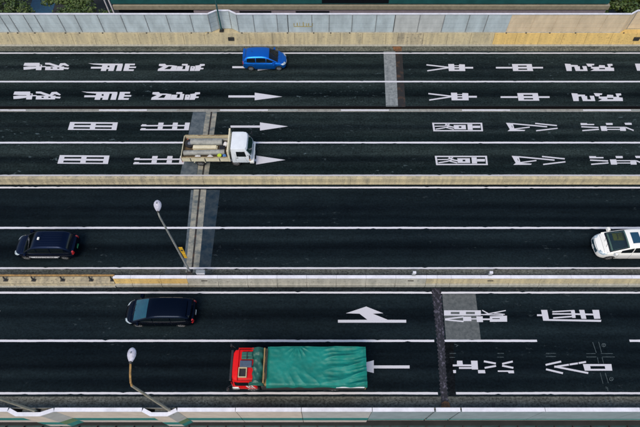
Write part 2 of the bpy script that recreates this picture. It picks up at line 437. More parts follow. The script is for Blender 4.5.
psheet('joint_gap', [(199.1, 189.5), (200.7, 189.5), (192.7, 272.5), (191.1, 272.5)], 0.005, M['joint_dark'])
psheet('road_patch', [(206.6, 190), (220, 190), (210.5, 267.3), (198.9, 267.3)], 0.004, M['patch_navy'])
psheet('road_patch', [(165, 270), (180, 270), (180, 274), (165, 274)], 0.008, M['patch_soft'])
psheet('road_patch', [(442.2, 293.8), (475.5, 293.8), (480.8, 339.6), (446, 339.6)], 0.004, M['patch_soft'])
psheet('road_patch', [(444, 342.4), (453.5, 342.4), (455.5, 396), (448.6, 396)], 0.004, M['patch_dark'])
def toothed(y0, y1, n=62):
    lf, rt = [], []
    for k in range(n + 1):
        y = y0 + (y1 - y0) * k / n
        t = (y - 287) / 121.4
        xl = 431 + 9.8 * t + 1.2 * math.sin(t * 3.1); xr = 440.8 + 8.6 * t + 0.5 * math.sin(t * 6)
        j = 0.9 if k % 2 else -0.3
        lf.append((xl + j + random.uniform(-.3, .3), y)); rt.append((xr - j + random.uniform(-.3, .3), y))
    return lf + rt[::-1]
psheet('expansion_joint', toothed(288.2, 407.6), 0.010, M['joint_steel'])
psheet('road_stain', [(441.5, 403), (445, 401), (449, 402.2), (450.5, 408.3), (441, 408.3)], 0.013, M['rust'])
psheet('drain_grate', [(491.5, 402.5), (495, 402.5), (495.3, 407.8), (491.8, 407.8)], 0.010, M['steel_dark'])

# ------------------------------------------------------------------ lane lines
def lane_line(y, x0, x1, w, m='line', z=0.008):
    yc = Y(y); w *= .86
    a, b = at(x0, y).x, at(x1, y).x
    rl = random.Random(int(y * 10) + int(x0))
    n = max(2, int((b - a) / 0.22))
    dr = [0.0]
    def edge(sg):
        out, d = [], 0.0
        for k in range(n + 1):
            d = d * .9 + rl.uniform(-.003, .003)
            chip = rl.uniform(.02, .05) if rl.random() < .03 else 0
            out.append((a + (b - a) * k / n, yc + sg * (w / 2 - chip + rl.uniform(-.006, .006)) + d))
        return out
    lo, hi = edge(-1), edge(1)
    me = bpy.data.meshes.new('lane_line')
    me.from_pydata([(x, yy, z) for x, yy in lo + hi], [], [(k, k + 1, n + 2 + k, n + 1 + k) for k in range(n)])
    me.update()
    return struct(link('lane_line', me, M[m]))
lane_line(53.2, -300, 940, 0.17)
lane_line(81.7, -300, 940, 0.20)
for a in range(-4, 7):
    xs = 220 + a * 121
    lane_line(110.3, xs, xs + 48, 0.16, 'line', 0.018)
    lane_line(110.3, xs + 48.5, xs + 78, 0.12, 'line_old', 0.017)
lane_line(142.7, -300, 940, 0.20)
lane_line(175.6, -300, 940, 0.20)
lane_line(187.6, -300, 940, 0.17)
lane_line(227.9, -300, 940, 0.19)
lane_line(268.2, -300, 940, 0.16)
lane_line(292.6, -300, 940, 0.16)
lane_line(340.8, -300, 434.2, 0.17)
lane_line(340.8, 444.5, 537, 0.17)
lane_line(340.8, 629.5, 721, 0.17)
lane_line(393.2, -300, 437.8, 0.16)
lane_line(393.2, 456, 940, 0.16)

# ------------------------------------------------------------------ painted characters and arrows (flat paint on the road)
def glyph(name, label, cat, pieces, ox, oy, sc, group, m='paint'):
    """pieces in survey units of one enlarged crop: ('p', outline, hole...), ('s', points, width)"""
    polys = []
    for pc in pieces:
        if pc[0] == 'p':
            polys.append([list(pc[1])] + [list(h) for h in pc[2:]])
        else:
            pts, w = pc[1], pc[2]
            for (xa, ya), (xb, yb) in zip(pts, pts[1:]):
                dx, dy = xb - xa, yb - ya
                L = math.hypot(dx, dy); nx, ny = -dy / L * w / 2, dx / L * w / 2
                polys.append([[(xa + nx, ya + ny), (xb + nx, yb + ny), (xb - nx, yb - ny), (xa - nx, ya - ny)]])
    allp = [at(ox + u / sc, oy + v / sc) for P in polys for loop in P for u, v in loop]
    cx = (min(p.x for p in allp) + max(p.x for p in allp)) / 2
    cy = (min(p.y for p in allp) + max(p.y for p in allp)) / 2
    verts, faces = [], []
    for k, P in enumerate(polys):
        z = 0.0006 * k
        loops = [[at(ox + u / sc, oy + v / sc) - Vector((cx, cy, 0)) for u, v in loop] for loop in P]
        base = len(verts)
        for loop in loops:
            verts += [(p.x, p.y, z) for p in loop]
        for t in tessellate_polygon([[Vector((p.x, p.y, 0)) for p in loop] for loop in loops]):
            a, b, c = [Vector(verts[base + i]) for i in t]
            t = tuple(base + i for i in t)
            faces.append(t if (b - a).cross(c - a).z > 0 else t[::-1])
    me = bpy.data.meshes.new(name)
    me.from_pydata(verts, [], faces); me.update()
    o = link(name, me, M[m])
    o.location = (cx, cy, 0.012)
    return tag(o, label, cat, group)
def twin(o, x, y, label, xs=1.0):
    c = o.copy(); COL.objects.link(c)
    p = at(x, y); c.location = (p.x, p.y, 0.012); c['label'] = label
    return c
def rect(a, b, c, d): return [(a, b), (c, b), (c, d), (a, d)]
G = 'white characters painted on the road'
A3 = 60 / 512
g = glyph('road_character', 'stepped white character with two tiny square holes, leftmost in the far lane', 'road marking', [
    ('p', [(40, 68), (168, 68), (168, 96), (80, 96), (30, 92)]), ('p', [(30, 104), (75, 100), (142, 100), (142, 116), (80, 124), (32, 127)]),
    ('p', [(138, 84), (190, 84), (182, 130), (136, 130)], [(164, 88), (180, 88), (178, 97), (163, 97)]),
    ('p', [(215, 68), (255, 68), (330, 92), (345, 72), (385, 70), (420, 92), (410, 98), (370, 88), (345, 101), (300, 101), (250, 84), (215, 82)]),
    ('p', rect(180, 96, 222, 105)),
    ('p', [(218, 100), (378, 100), (372, 130), (214, 130)], rect(262, 108, 280, 118), rect(318, 108, 336, 118)),
    ('p', [(374, 107), (420, 110), (412, 123), (372, 120)])], 20, 55, 1 / A3, G)
twin(g, 37.2, 95.6, 'stepped white character with two tiny square holes, leftmost in the second lane')
g = glyph('road_character', 'white character of long bars and an E shape, in the far lane', 'road marking', [
    ('p', [(70, 71), (110, 74), (365, 75), (365, 88), (322, 88), (190, 88), (115, 82)]), ('p', [(95, 102), (188, 102), (184, 117), (92, 117)]),
    ('p', [(192, 87), (302, 87), (286, 137), (240, 137), (245, 121), (227, 121), (222, 137), (177, 137)], rect(236, 92, 252, 106)),
    ('p', [(322, 87), (366, 87), (352, 137), (307, 137)]),
    ('p', [(386, 75), (470, 75), (468, 88), (426, 88), (423, 100), (480, 100), (476, 112), (419, 112), (416, 124), (462, 124), (456, 137), (369, 137)])],
    80, 55, 1 / A3, G)
twin(g, 105.8, 95.7, 'white character of long bars and an E shape, in the second lane')
g = glyph('road_character', 'blocky white character starting with a Z shape, behind the blue car', 'road marking', [
    ('p', [(96, 77), (145, 76), (158, 88), (205, 88), (250, 94), (238, 137), (82, 137), (88, 119), (130, 100), (92, 93)], [(178, 98), (205, 99), (190, 122), (138, 122)]),
    ('p', [(252, 97), (300, 98), (292, 122), (316, 122), (322, 92), (288, 91), (292, 77), (340, 77), (338, 90), (356, 92), (345, 137), (238, 137)]),
    ('p', [(365, 97), (400, 97), (404, 108), (394, 137), (357, 137)], rect(376, 106, 386, 112)),
    ('p', [(404, 92), (440, 88), (446, 78), (484, 78), (484, 92), (454, 97), (450, 110), (475, 112), (472, 122), (447, 124), (440, 137), (396, 137), (406, 112)])],
    148, 55, 1 / A3, G)
twin(g, 175.8, 96, 'blocky white character starting with a Z shape, left of the second lane arrow')
g = glyph('road_character', 'white character with two splayed legs and a box, in the far lane', 'road marking', [
    ('s', [(55, 85), (245, 106)], 10), ('s', [(62, 136), (242, 110)], 10),
    ('p', [(240, 78), (290, 78), (292, 90), (332, 90), (335, 80), (382, 82), (386, 138), (246, 138)], rect(293, 95, 332, 105), rect(294, 115, 334, 125)),
    ('p', rect(385, 103, 453, 117))], 420, 55, 1 / A3, G)
twin(g, 452.8, 96.8, 'white character with two splayed legs and a box, in the second lane')
g = glyph('road_character', 'white character of one long bar through a box, in the far lane', 'road marking', [
    ('p', [(187, 78), (355, 78), (368, 138), (197, 138)], [(237, 91), (312, 91), (314, 102), (239, 102)], [(240, 117), (316, 117), (318, 128), (242, 128)]),
    ('p', rect(50, 103, 190, 116)), ('p', rect(362, 103, 452, 116))], 490, 55, 1 / A3, G)
twin(g, 525.0, 97, 'white character of one long bar through a box, in the second lane')
g = glyph('road_character', 'dense blocky white character beginning with a hook, rightmost in the far lane', 'road marking', [
    ('p', [(22, 72), (70, 75), (72, 82), (130, 84), (128, 94), (78, 98), (80, 132), (38, 132)]),
    ('p', [(98, 92), (145, 94), (148, 120), (176, 120), (165, 92), (200, 92), (210, 132), (112, 132)]),
    ('p', [(198, 72), (265, 74), (262, 86), (244, 86), (246, 98), (212, 95)]),
    ('p', [(240, 99), (300, 98), (305, 84), (350, 86), (354, 100), (380, 100), (370, 75), (412, 74), (416, 88), (396, 92), (398, 104), (425, 106), (428, 132), (232, 132), (264, 118), (235, 110)],
     rect(305, 108, 352, 118))], 562, 55, 640 / 78, G)
twin(g, 597.2, 97.2, 'dense blocky white character beginning with a hook, rightmost in the second lane')
s7 = 543 / 70
g = glyph('road_character', 'white framed character with strokes inside, in the upper flatbed truck lane', 'road marking', [
    ('p', [(55, 61), (443, 61), (450, 127), (65, 127)], [(70, 70), (430, 70), (436, 118), (78, 118)]),
    ('s', [(75, 88), (150, 87), (190, 73)], 7), ('s', [(158, 72), (190, 90), (224, 96)], 9), ('s', [(82, 111), (150, 100), (195, 86)], 8), ('s', [(165, 98), (222, 112)], 8),
    ('p', [(222, 79), (315, 79), (318, 112), (226, 112)], rect(262, 89, 282, 101)),
    ('p', [(328, 72), (366, 72), (370, 116), (332, 116)]), ('p', rect(369, 84, 428, 102))], 425, 115, s7, G)
twin(g, 461.6, 160.5, 'white framed character with strokes inside, beside the concrete barrier')
g = glyph('road_character', 'open white character of slanting strokes, in the upper flatbed truck lane', 'road marking', [
    ('p', [(46, 61), (98, 64), (112, 110), (112, 112), (195, 117), (190, 125), (58, 126), (76, 112)], [(88, 82), (92, 82), (98, 98), (94, 98)]),
    ('s', [(98, 68), (365, 92)], 9), ('s', [(108, 110), (230, 95)], 8), ('s', [(272, 66), (441, 83)], 9), ('s', [(280, 123), (446, 104)], 9)], 500, 115, s7, G)
twin(g, 538.8, 160.5, 'open white character of slanting strokes, beside the concrete barrier')
s9 = 512 / 66
g = glyph('road_character', 'broken white character of bars and blocks, rightmost in the upper flatbed truck lane', 'road marking', [
    ('p', [(50, 63), (100, 64), (102, 70), (156, 70), (156, 79), (52, 79)]), ('s', [(56, 92), (190, 98)], 9), ('s', [(64, 122), (193, 112)], 9),
    ('p', [(203, 87), (250, 87), (258, 124), (212, 124)]), ('s', [(248, 96), (398, 96)], 7), ('s', [(255, 113), (360, 113)], 7),
    ('p', [(355, 101), (400, 100), (403, 124), (358, 124)]), ('p', [(245, 63), (298, 63), (300, 78), (250, 78)]), ('p', [(390, 62), (445, 62), (448, 77), (398, 77)]),
    ('s', [(400, 97), (462, 121)], 9)], 574, 115, s9, G)
twin(g, 616.8, 160.5, 'broken white character of bars and blocks, rightmost beside the concrete barrier')
g = glyph('road_character', 'white four-pane window shaped character, left in the upper flatbed truck lane', 'road marking', [
    ('p', [(118, 55), (488, 58), (476, 118), (100, 116)], [(153, 68), (280, 68), (277, 80), (149, 80)], [(318, 69), (448, 69), (445, 82), (315, 81)],
     [(146, 94), (272, 95), (270, 108), (143, 107)], [(312, 95), (442, 96), (439, 109), (310, 108)])], 55, 115, s7, G)
twin(g, 83.8, 159.6, 'white four-pane window shaped character, left beside the concrete barrier')
g = glyph('road_character', 'white ladder shaped character of two long bars, clear of the flatbed truck', 'road marking', [
    ('s', [(86, 84), (430, 83)], 10), ('s', [(80, 114), (420, 114)], 10), ('p', [(222, 60), (262, 60), (258, 78), (218, 78)]), ('p', [(335, 60), (372, 60), (370, 78), (330, 78)]),
    ('p', [(428, 60), (465, 60), (455, 119), (418, 119)]), ('p', [(218, 90), (256, 90), (252, 109), (214, 109)]), ('p', [(330, 90), (368, 90), (365, 109), (326, 109)]),
    ('p', [(94, 73), (130, 74), (126, 79), (92, 80)]), ('p', [(88, 103), (124, 104), (120, 109), (86, 110)])], 130, 115, s7, G)
twin(g, 159.2, 160.2, 'white ladder shaped character partly under the tail of the flatbed truck')
s4 = 427 / 85
glyph('road_character', 'wide white character of boxes and crossing strokes on the grey patch', 'road marking', [
    ('p', [(20, 52), (205, 52), (205, 78), (20, 78)], rect(54, 60, 98, 71), rect(130, 60, 175, 71)),
    ('s', [(212, 52), (245, 70)], 5), ('s', [(218, 74), (330, 53)], 5), ('s', [(205, 73), (318, 76)], 5), ('s', [(270, 66), (325, 72)], 4),
    ('s', [(25, 96), (118, 85)], 7), ('s', [(25, 99), (118, 108)], 7), ('p', [(115, 84), (156, 84), (158, 106), (116, 106)]),
    ('p', rect(156, 92, 184, 98)), ('p', [(182, 82), (214, 82), (216, 111), (185, 111)]), ('s', [(214, 97), (252, 97)], 8),
    ('p', [(250, 82), (336, 79), (337, 109), (250, 110)], rect(262, 92, 300, 96))], 440, 300, s4, G)
glyph('road_character', 'white character with a long baseline bar and three stacked strokes', 'road marking', [
    ('p', rect(35, 72, 62, 81)), ('p', [(55, 50), (86, 50), (95, 96), (358, 100), (356, 110), (66, 104)]), ('s', [(112, 59), (222, 53)], 6), ('s', [(112, 70), (228, 70)], 7), ('s', [(116, 90), (224, 82)], 7),
    ('p', [(205, 56), (224, 52), (229, 90), (212, 90)]), ('s', [(226, 71), (320, 73)], 8), ('p', [(246, 50), (272, 50), (283, 95), (258, 95)]),
    ('p', [(312, 50), (346, 50), (353, 94), (322, 95)])], 530, 300, s4, G)
glyph('road_character', 'scattered white character with four slanting strokes, nearest lane beside the steel joint', 'road marking', [
    ('p', [(85, 305), (112, 305), (115, 328), (85, 328)]), ('p', rect(64, 324, 158, 333)), ('p', [(155, 305), (188, 305), (191, 349), (160, 349)]), ('p', rect(95, 337, 162, 346)),
    ('p', [(190, 352), (225, 352), (228, 368), (192, 368)]), ('p', [(65, 352), (80, 352), (80, 367), (67, 367)]), ('s', [(220, 308), (280, 319)], 9), ('s', [(224, 341), (281, 331)], 9),
    ('s', [(312, 321), (365, 309)], 9), ('s', [(312, 330), (368, 341)], 9), ('p', [(290, 354), (370, 354), (372, 368), (345, 368), (340, 361), (290, 361)])], 440, 300, s4, G)
glyph('road_character', 'white character of chevron strokes and a hollow box, nearest lane at the right', 'road marking', [
    ('s', [(78, 326), (156, 309)], 9), ('s', [(122, 336), (195, 325)], 9), ('s', [(199, 324), (240, 318)], 9), ('s', [(244, 317), (281, 311)], 9), ('s', [(122, 334), (292, 367)], 9), ('s', [(80, 348), (165, 368)], 9),
    ('p', [(265, 322), (408, 322), (413, 355), (275, 355)], [(302, 332), (375, 332), (378, 346), (304, 346)])], 530, 300, s4, G)
# arrows
GA = 'white arrows painted on the road'
s5 = 380 / 80
g = glyph('road_arrow', 'straight white arrow, in the second lane below the blue car', 'road arrow', [
    ('p', [(40, 50), (165, 50), (165, 37), (296, 56), (165, 73), (165, 60), (40, 60)])], 220, 85, s5, GA)
twin(g, 258.2, 67.3, 'straight white arrow mostly hidden under the blue car')
g = glyph('road_arrow', 'straight white arrow with a long head, beyond the cab of the flatbed truck', 'road arrow', [
    ('p', [(50, 193), (190, 193), (190, 178), (323, 197), (190, 217), (190, 203), (50, 203)])], 220, 85, s5, GA)
twin(g, 255.3, 160.1, 'straight white arrow whose head sticks out in front of the flatbed truck')
s6 = 553 / 110
glyph('road_arrow', 'curved white turn arrow rising from a long bar, in the lane of the black minivan', 'road arrow', [
    ('p', [(40, 125), (188, 124.5), (148, 94), (80, 92), (182, 58), (268, 92), (215, 94), (290, 124.5), (383, 125), (383, 139), (40, 139)])], 330, 295, s6, GA)
glyph('road_arrow', 'white arrow with a long shaft behind the green tarpaulin truck', 'road arrow', [
    ('p', [(90, 362), (220, 328), (220, 354), (400, 354), (400, 369), (220, 369), (220, 392)])], 330, 295, s6, GA)
g2 = [o for o in COL.objects if o.name.startswith('road_arrow')][-1]
twin(g2, -29.3, 311.6, 'white arrow whose tail end just enters at the left picture edge')
glyph('road_character', 'pale bluish character fragment cut by the right picture edge in the far lane', 'road marking', [
    ('p', [(598, 72), (690, 72), (700, 130), (616, 130)], rect(655, 88, 680, 112))], 562, 55, 640 / 78, G)
# thin surveyors' marks
def mark(o):
    for k in ('label', 'category'): del o[k]
    return struct(o)
P5 = 4.75
L = lambda a, b, c, d: ('s', [(a, b), (c, d)], 2.2)
def ring(cx, cy, r, n=10): return ('s', [(cx + r * math.cos(6.2832 * k / n), cy + r * 0.9 * math.sin(6.2832 * k / n)) for k in range(n + 1)], 2.2)
mark(glyph('survey_mark', '', '', [
    L(155, 58, 172, 108), L(183, 56, 197, 108), L(125, 112, 168, 112), L(194, 112, 250, 112), L(125, 128, 172, 128), L(200, 128, 260, 128), L(177, 130, 183, 158), L(199, 130, 207, 160),
    L(190, 203, 204, 255), L(214, 203, 229, 252), L(213, 315, 222, 365), L(234, 318, 247, 365), ring(207, 72, 9), ring(243, 233, 9), L(203, 72, 211, 70), L(207, 66, 207, 78), L(240, 229, 247, 237), L(217, 268, 219, 280), L(224, 272, 227, 290)],
    560, 330, P5, None, 'survey'))
mark(glyph('survey_mark', '', '', [L(80, 268, 130, 268), L(80, 284, 130, 284)], 530, 300, s4, None, 'survey'))
mark(glyph('survey_mark', '', '', [
    L(48, 268, 80, 268), L(48, 288, 76, 288), L(288, 268, 320, 268), L(288, 287, 320, 287), L(72, 222, 90, 228), L(80, 235, 92, 226)], 440, 300, s4, None, 'survey'))

# ------------------------------------------------------------------ far parapet with sound barrier
PY0, PY1 = Y(45, 0.0), Y(33.7, 1.12)
par = thing('parapet', 'long tan concrete parapet with a sun-tinted ochre stretch at the far road edge, below the panel wall', 'parapet', (0, PY0, 0))
def local(o, dx, dy, dz): o.location = (dx, dy, dz); return o
par_prof = [(0, -0.3), (0, 0.12), (0.03, 0.2), (PY1 - PY0 + 0.02, 1.12), (PY1 - PY0 + 0.55, 1.12), (PY1 - PY0 + 0.55, -0.3)]
seams = [-200, -120, -60, -35, -12, 13, 34, 43, 75, 97, 119, 141, 163, 185, 206, 250, 273, 295, 318, 340, 362, 385, 397, 422, 446, 469, 492, 514, 537, 560, 583, 608, 632, 660, 690, 760, 850]
for a, b in zip(seams, seams[1:]):
    xa, xb = at(a, 45).x + 0.012, at(b, 45).x - 0.012
    m = M['conc_sunlit'] if a >= 492 else (M['conc_tan'] if a < 395 or a > 420 else M['conc'])  # right-hand blocks carry painted low sun
    o = MB().prism(par_prof, xa, xb).build('parapet_block', m, par)
    if a >= 492: o['label'] = 'parapet block tinted ochre as if in low sun'
MB().box(at(-200, 45).x, at(850, 45).x, PY1 - PY0 + 0.06, PY1 - PY0 + 0.5, -0.28, 1.05).build('joint_filler', M['seam'], par)
MB().box(at(-200, 45).x, at(850, 45).x, -0.22, -0.004, -0.2, 0.075).build('kerb', M['conc_kerb'], par)
for x in (231, 637):
    p = at(x, 40.5, 0.6)
    yy = (PY1 - PY0) * (0.6 - 0.2) / 0.92 + 0.02
    q = MB().box(p.x - 0.28, p.x + 0.28, yy - 0.06, yy + 0.1, 0.42, 0.78, 0.01).build('drain_cover', M['steel_dark'], par)
for x in (215, 636):
    p = at(x, 33, 1.12)
# rust streaks and dark bolts are left to the concrete stains

WY = Y(32.5, 1.13) + 0.05
WZ0, WZ1 = 1.14, 3.12
wall = thing('sound_barrier', 'long ribbed metal panel wall with white coping standing on the far parapet', 'sound barrier', (0, WY, 0))
bay_in = [(205.8, 0), (213.2, 0.44), (228.2, 0.44), (236.6, 0)]
# plan of the wall as photo x of the wall foot
runs = []
posts = [-150, -105, -82, -58, -35, -12, 10, 19, 33, 44, 66, 82.5, 104.5, 127, 150, 171, 194, 211.5]
posts2 = [239, 255, 278, 288.5, 312, 329, 351.5, 375, 393, 417, 441, 465, 483, 506, 529, 551, 574, 598.6, 620.6]
posts3 = [655, 680, 705, 730, 760, 790, 820]
def fx(x): return at(x, 32.5, 1.13).x
def panel(pa, pb, m, label=None):
    """one ribbed panel between two plan points"""
    pa, pb = Vector(pa), Vector(pb)
    mb = MB()
    n = 4
    h = (WZ1 - 0.06 - WZ0) / n
    d = (pb - pa).normalized()
    for k in range(n):
        z0 = WZ0 + k * h
        mb.quadwall(pa + d * 0.03, pb - d * 0.03, z0 + 0.015, z0 + h - 0.04, 0.06)
    nn = Vector((-d.y, d.x)) * 0.03
    mb.quadwall(pa + d * 0.02 + nn, pb - d * 0.02 + nn, WZ0 + 0.002, WZ1 - 0.061, 0.03)
    o = mb.build('panel', m, wall)
    if label: o['label'] = label
def post(p, m='steel'):
    MB().box(p[0] - 0.026, p[0] + 0.026, p[1] - 0.03, p[1] + 0.13, WZ0 - 0.02, WZ1 - 0.05).build('post', M[m], wall)
def bolt(x):
    MB().box(x - .07, x + .05, -.19, -.115, WZ0 - .02, WZ0 + .05, .01).build('anchor_bolt', M['seam'], wall)
def coping(pa, pb):
    pa, pb = Vector(pa), Vector(pb)
    d = (pb - pa).normalized(); nrm = Vector((-d.y, d.x))
    MB().quadwall(pa - nrm * 0.05, pb - nrm * 0.05, WZ1 - 0.045, WZ1 + 0.035, 0.13).build('coping', M['white'], wall)
def run(ps):
    pts = [(fx(x), 0.0) for x in ps]
    for (a, b), xa in zip(zip(pts, pts[1:]), ps):
        m = M['panel_sunlit'] if 506 <= xa < 640 else (M['panel_mid'] if 380 < xa < 420 else M['panel_blue'])  # right-hand panels have low sun in their colour
        panel(a, b, m, 'panel tinted beige as if sunlit' if 506 <= xa < 640 else None)
    for p, x in zip(pts, ps):
        if random.random() < .6: bolt(p[0] + random.uniform(-.3, .3))
        post(p, 'steel_dark' if x in (393, 288.5) else ('panel_sunlit' if x > 500 else 'steel'))
    coping(pts[0], pts[-1])
def bay(xa, xb, w=0.7):
    a, b = fx(xa), fx(xb)
    pl = [(a, 0), (a + w, 0.46), (b - w, 0.46), (b, 0)]
    for p, q in zip(pl, pl[1:]):
        panel(p, q, M['panel_blue'] if xa < 500 else M['panel_sunlit']); coping(p, q)
    for p in pl[1:3]: post(p)
    MB().box(a + 0.2, b - 0.2, 0.12, 0.9, -0.1, WZ0 - 0.03).build('ledge', M['conc_tan'], wall)
run(posts); bay(211.5, 239); run(posts2); bay(620.6, 655); run(posts3)
MB().box(fx(-150), fx(205), -0.1, 0.16, WZ0 - 0.035, WZ0).build('sill', M['conc_kerb'], wall)
MB().box(fx(240), fx(620), -0.1, 0.16, WZ0 - 0.035, WZ0).build('sill', M['conc_kerb'], wall)
# yellow crayon-like stain strokes on one panel
st = MB()
for k in range(7):
    x = fx(294) + k * 0.27 + random.uniform(-.05, .05)
    st.box(x, x + random.uniform(.03, .09), -0.008, -0.001, 1.75 + random.uniform(0, .1), 2.1 + random.uniform(0, .35) * (1 if k in (0, 2, 3) else .3))
st.box(fx(294), fx(294) + 1.7, -0.009, -0.002, 1.72, 1.8)
stn = st.build('stain', mat('ochre_stain', (0.36, 0.30, 0.10), 0.8, var=0.3, vscale=6), wall)

# ------------------------------------------------------------------ barrier between the two middle carriageways
BY = Y(184.7)
bar = thing('concrete_barrier', 'continuous beige concrete barrier between the flatbed truck lanes and the taxi lanes', 'barrier', (0, BY, 0))
bprof = [(0, -0.01), (0, 0.12), (0.05, 0.2), (0.08, 0.68), (0.11, 0.70), (0.33, 0.70), (0.36, 0.68), (0.40, 0.2), (0.44, -0.01)]
bs = [-300, -160, -20, 125, 205, 350, 500, 640, 790, 940]
for a, b in zip(bs, bs[1:]):
    MB().prism(bprof, at(a, 181).x + 0.008, at(b, 181).x - 0.008).build('barrier_block', M['conc'] if a < 205 else M['conc_tan'], bar)  # tan right part: warm sun put into the block colour
MB().box(at(-300, 181).x, at(940, 181).x, 0.12, 0.32, -0.005, 0.62).build('joint_filler', M['seam'], bar)

# ------------------------------------------------------------------ median between taxi lanes and nearest carriageway
MY = Y(286.6)
xm0 = at(118, 281).x
med = thing('median_wall', 'concrete median wall with white coping, running right from the rusty rail', 'median wall', (0, MY, 0))
mprof = [(0.09, 0.0), (0.09, 0.36), (0.22, 0.92), (0.30, 0.92), (0.42, 0.92), (0.50, 0.3), (0.55, -0.01)]
ms = [118, 135, 164, 190, 220, 249, 278, 307, 336, 365, 394, 424, 434.5, 448, 477, 506, 536, 565, 594, 624, 653, 690, 760, 860]
for i, (a, b) in enumerate(zip(ms, ms[1:])):
    xa, xb = at(a, 281).x + 0.006, at(b, 281).x - 0.006
    w = M['conc_sunlit'] if a < 176 else (M['conc_tan'] if a > 400 else M['conc_kerb'])  # ochre left end is warm sunlight painted on
    MB().prism(mprof, xa, xb).build('wall_block', w, med)
    MB().box(xa, xb, 0.21, 0.45, 0.922, 0.99, 0.01).build('coping', M['white'], med)
    MB().box(xa + 0.006, xb - 0.006, -0.04, 0.087, -0.004, 0.37, 0.012).build('kerb', M['conc_kerb'], med)
MB().box(xm0 + 0.05, at(860, 281).x, 0.26, 0.40, -0.003, 0.85).build('joint_filler', M['seam'], med)
MB().box(xm0 + 0.05, at(860, 281).x, -0.03, 0.06, -0.003, 0.2).build('joint_filler', M['seam'], med)
# low left part: slab with rusty pipe rail
low = thing('low_barrier', 'low mottled concrete slab barrier left of the white-topped median wall', 'barrier', (0, MY, 0))
xl0 = at(-250, 281).x
MB().prism([(0.0, -0.01), (0.0, 0.22), (0.05, 0.26), (0.08, 0.5), (0.12, 0.54), (0.52, 0.54), (0.55, 0.5), (0.56, -0.01)], xl0, xm0 - 0.02).build('slab', M['conc'], low)
MB().box(xl0, xm0 - 0.03, -0.08, -0.002, -0.004, 0.2, 0.012).build('kerb', M['conc_kerb'], low)
rail = thing('guard_rail', 'rusty brown pipe rail on short dark brackets above the low slab barrier', 'guard rail', (0, MY, 0))
MB().tube([(xl0, 0.44, 0.98), (xm0 + 0.1, 0.44, 0.98)], 0.075, 12).build('pipe', M['pole_rust'], rail, True)
for k, x in enumerate([-220, -164, -108, -80, -52, -20, 9.5, 37, 65.5, 93.5, 114.5]):
    xx = at(x, 281).x
    q = MB().tube([(xx + 0.08, 0.24, 0.545), (xx + 0.02, 0.34, 0.75), (xx, 0.43, 0.92)], [0.075, 0.055, 0.045], 8)
    q.box(xx - 0.06, xx + 0.24, 0.16, 0.34, 0.541, 0.575)
    q.build('bracket', M['steel_dark'], rail)
# small fittings on the median
def fitting(name, label, cat, px, parts, z=0.99):
    p = at(px[0], px[1], z)
    t = thing(name, label, cat, (p.x, p.y, z))
    for nm, m, b in parts:
        MB().box(*b, 0.008).build(nm, M[m], t)
    return t
fitting('junction_box', 'pale grey junction box on the median beside the lamp post foot', 'junction box', (201, 273.2),
        [('casing', 'white', (-0.28, 0.28, -0.10, 0.12, 0.0, 0.24)), ('lid', 'steel', (-0.30, 0.30, -0.12, 0.14, 0.241, 0.265))])
for x, lb in ((413.5, 'small grey bracket lamp on the median left of the steel joint'), (490, 'small grey bracket lamp on the median right of the steel joint')):
    t = fitting('bracket_light', lb, 'bracket light', (x, 274.6),
            [('base', 'steel', (-0.12, 0.12, -0.10, 0.08, 0.0, 0.1)), ('housing', 'white', (-0.06, 0.16, 0.0, 0.16, 0.101, 0.24))])
    t['group'] = 'fittings on the median wall'
for x in (204.5, 410.5, 490):
    p = at(x, 278.6, 0.7)
    MB().box(p.x - 0.2, p.x + 0.2, 0.13, 0.2, 0.66, 0.72).build('drain_slot', M['seam'], med)

# ------------------------------------------------------------------ near edge wall with bays
NW = thing('edge_wall', 'long near edge wall with white coping, sun-tinted tan and blue-grey cladding and teal stripe', 'wall', (0, 0, 0))
yi, yo, yb = Y(408, 1.0), Y(411.6, 1.0), Y(416.2, 1.0)
ZT, ZB = 1.0, -3.6
wx = lambda x: at(x, 410, 1.0).x
path = [(-250, 0)]
for a, b, c, d in ((-130, -121, -104, -95), (7.5, 17, 41, 54), (141.7, 151, 168, 177.2)):
    path += [(a, 0), (b, 1), (c, 1), (d, 0)]
path += [(434.2, 0)]
def seg_wall(pl, kind):
    """coping + striped cladding along a plan polyline of (photo x, in/out)"""
    P = [Vector((wx(x), yo - k * (yo - yb))) for x, k in pl]
    for i, (a, b) in enumerate(zip(P, P[1:])):
        d = (b - a).normalized(); nr = Vector((-d.y, d.x))
        ret = abs(d.y) > 0.2
        mt = {'tan': M['wall_sunlit'], 'mid': M['wall_mid'], 'blue': M['wall_blue']}[kind(pl[i][0], pl[i + 1][0])]
        if ret: mt = M['wall_mid']
        zs0, zs1, zs2 = (-1.75, -2.7, ZB) if pl[i][0] < 330 else (-2.2, -2.55, -2.75)
        e = 0.0015 * i
        w = 0.2
        ZC = ZT - 0.07
        MB().quadwall(a, b, ZC, ZT - e, w + 0.03).build('coping', M['white'], NW)
        MB().quadwall(a + nr * 0.04, b + nr * 0.04, zs0, ZC - 0.002, 0.1).build('cladding', mt, NW)
        MB().quadwall(a + nr * 0.03, b + nr * 0.03, zs1, zs0 - 0.002, 0.1).build('stripe', M['green_stripe'] if i % 2 else M['teal_stripe'], NW)
        MB().quadwall(a + nr * 0.04, b + nr * 0.04, zs2, zs1 - 0.002, 0.1).build('cladding', M['wall_pink'] if not ret else M['teal_stripe'], NW)
kind = lambda a, b: 'tan' if b < 300 else 'mid'  # tan runs have sunlight painted into the cladding colour
pl = path[:-1]
xs = [235, 301, 372]
seg_wall(pl + [(xs[0], 0)], kind)
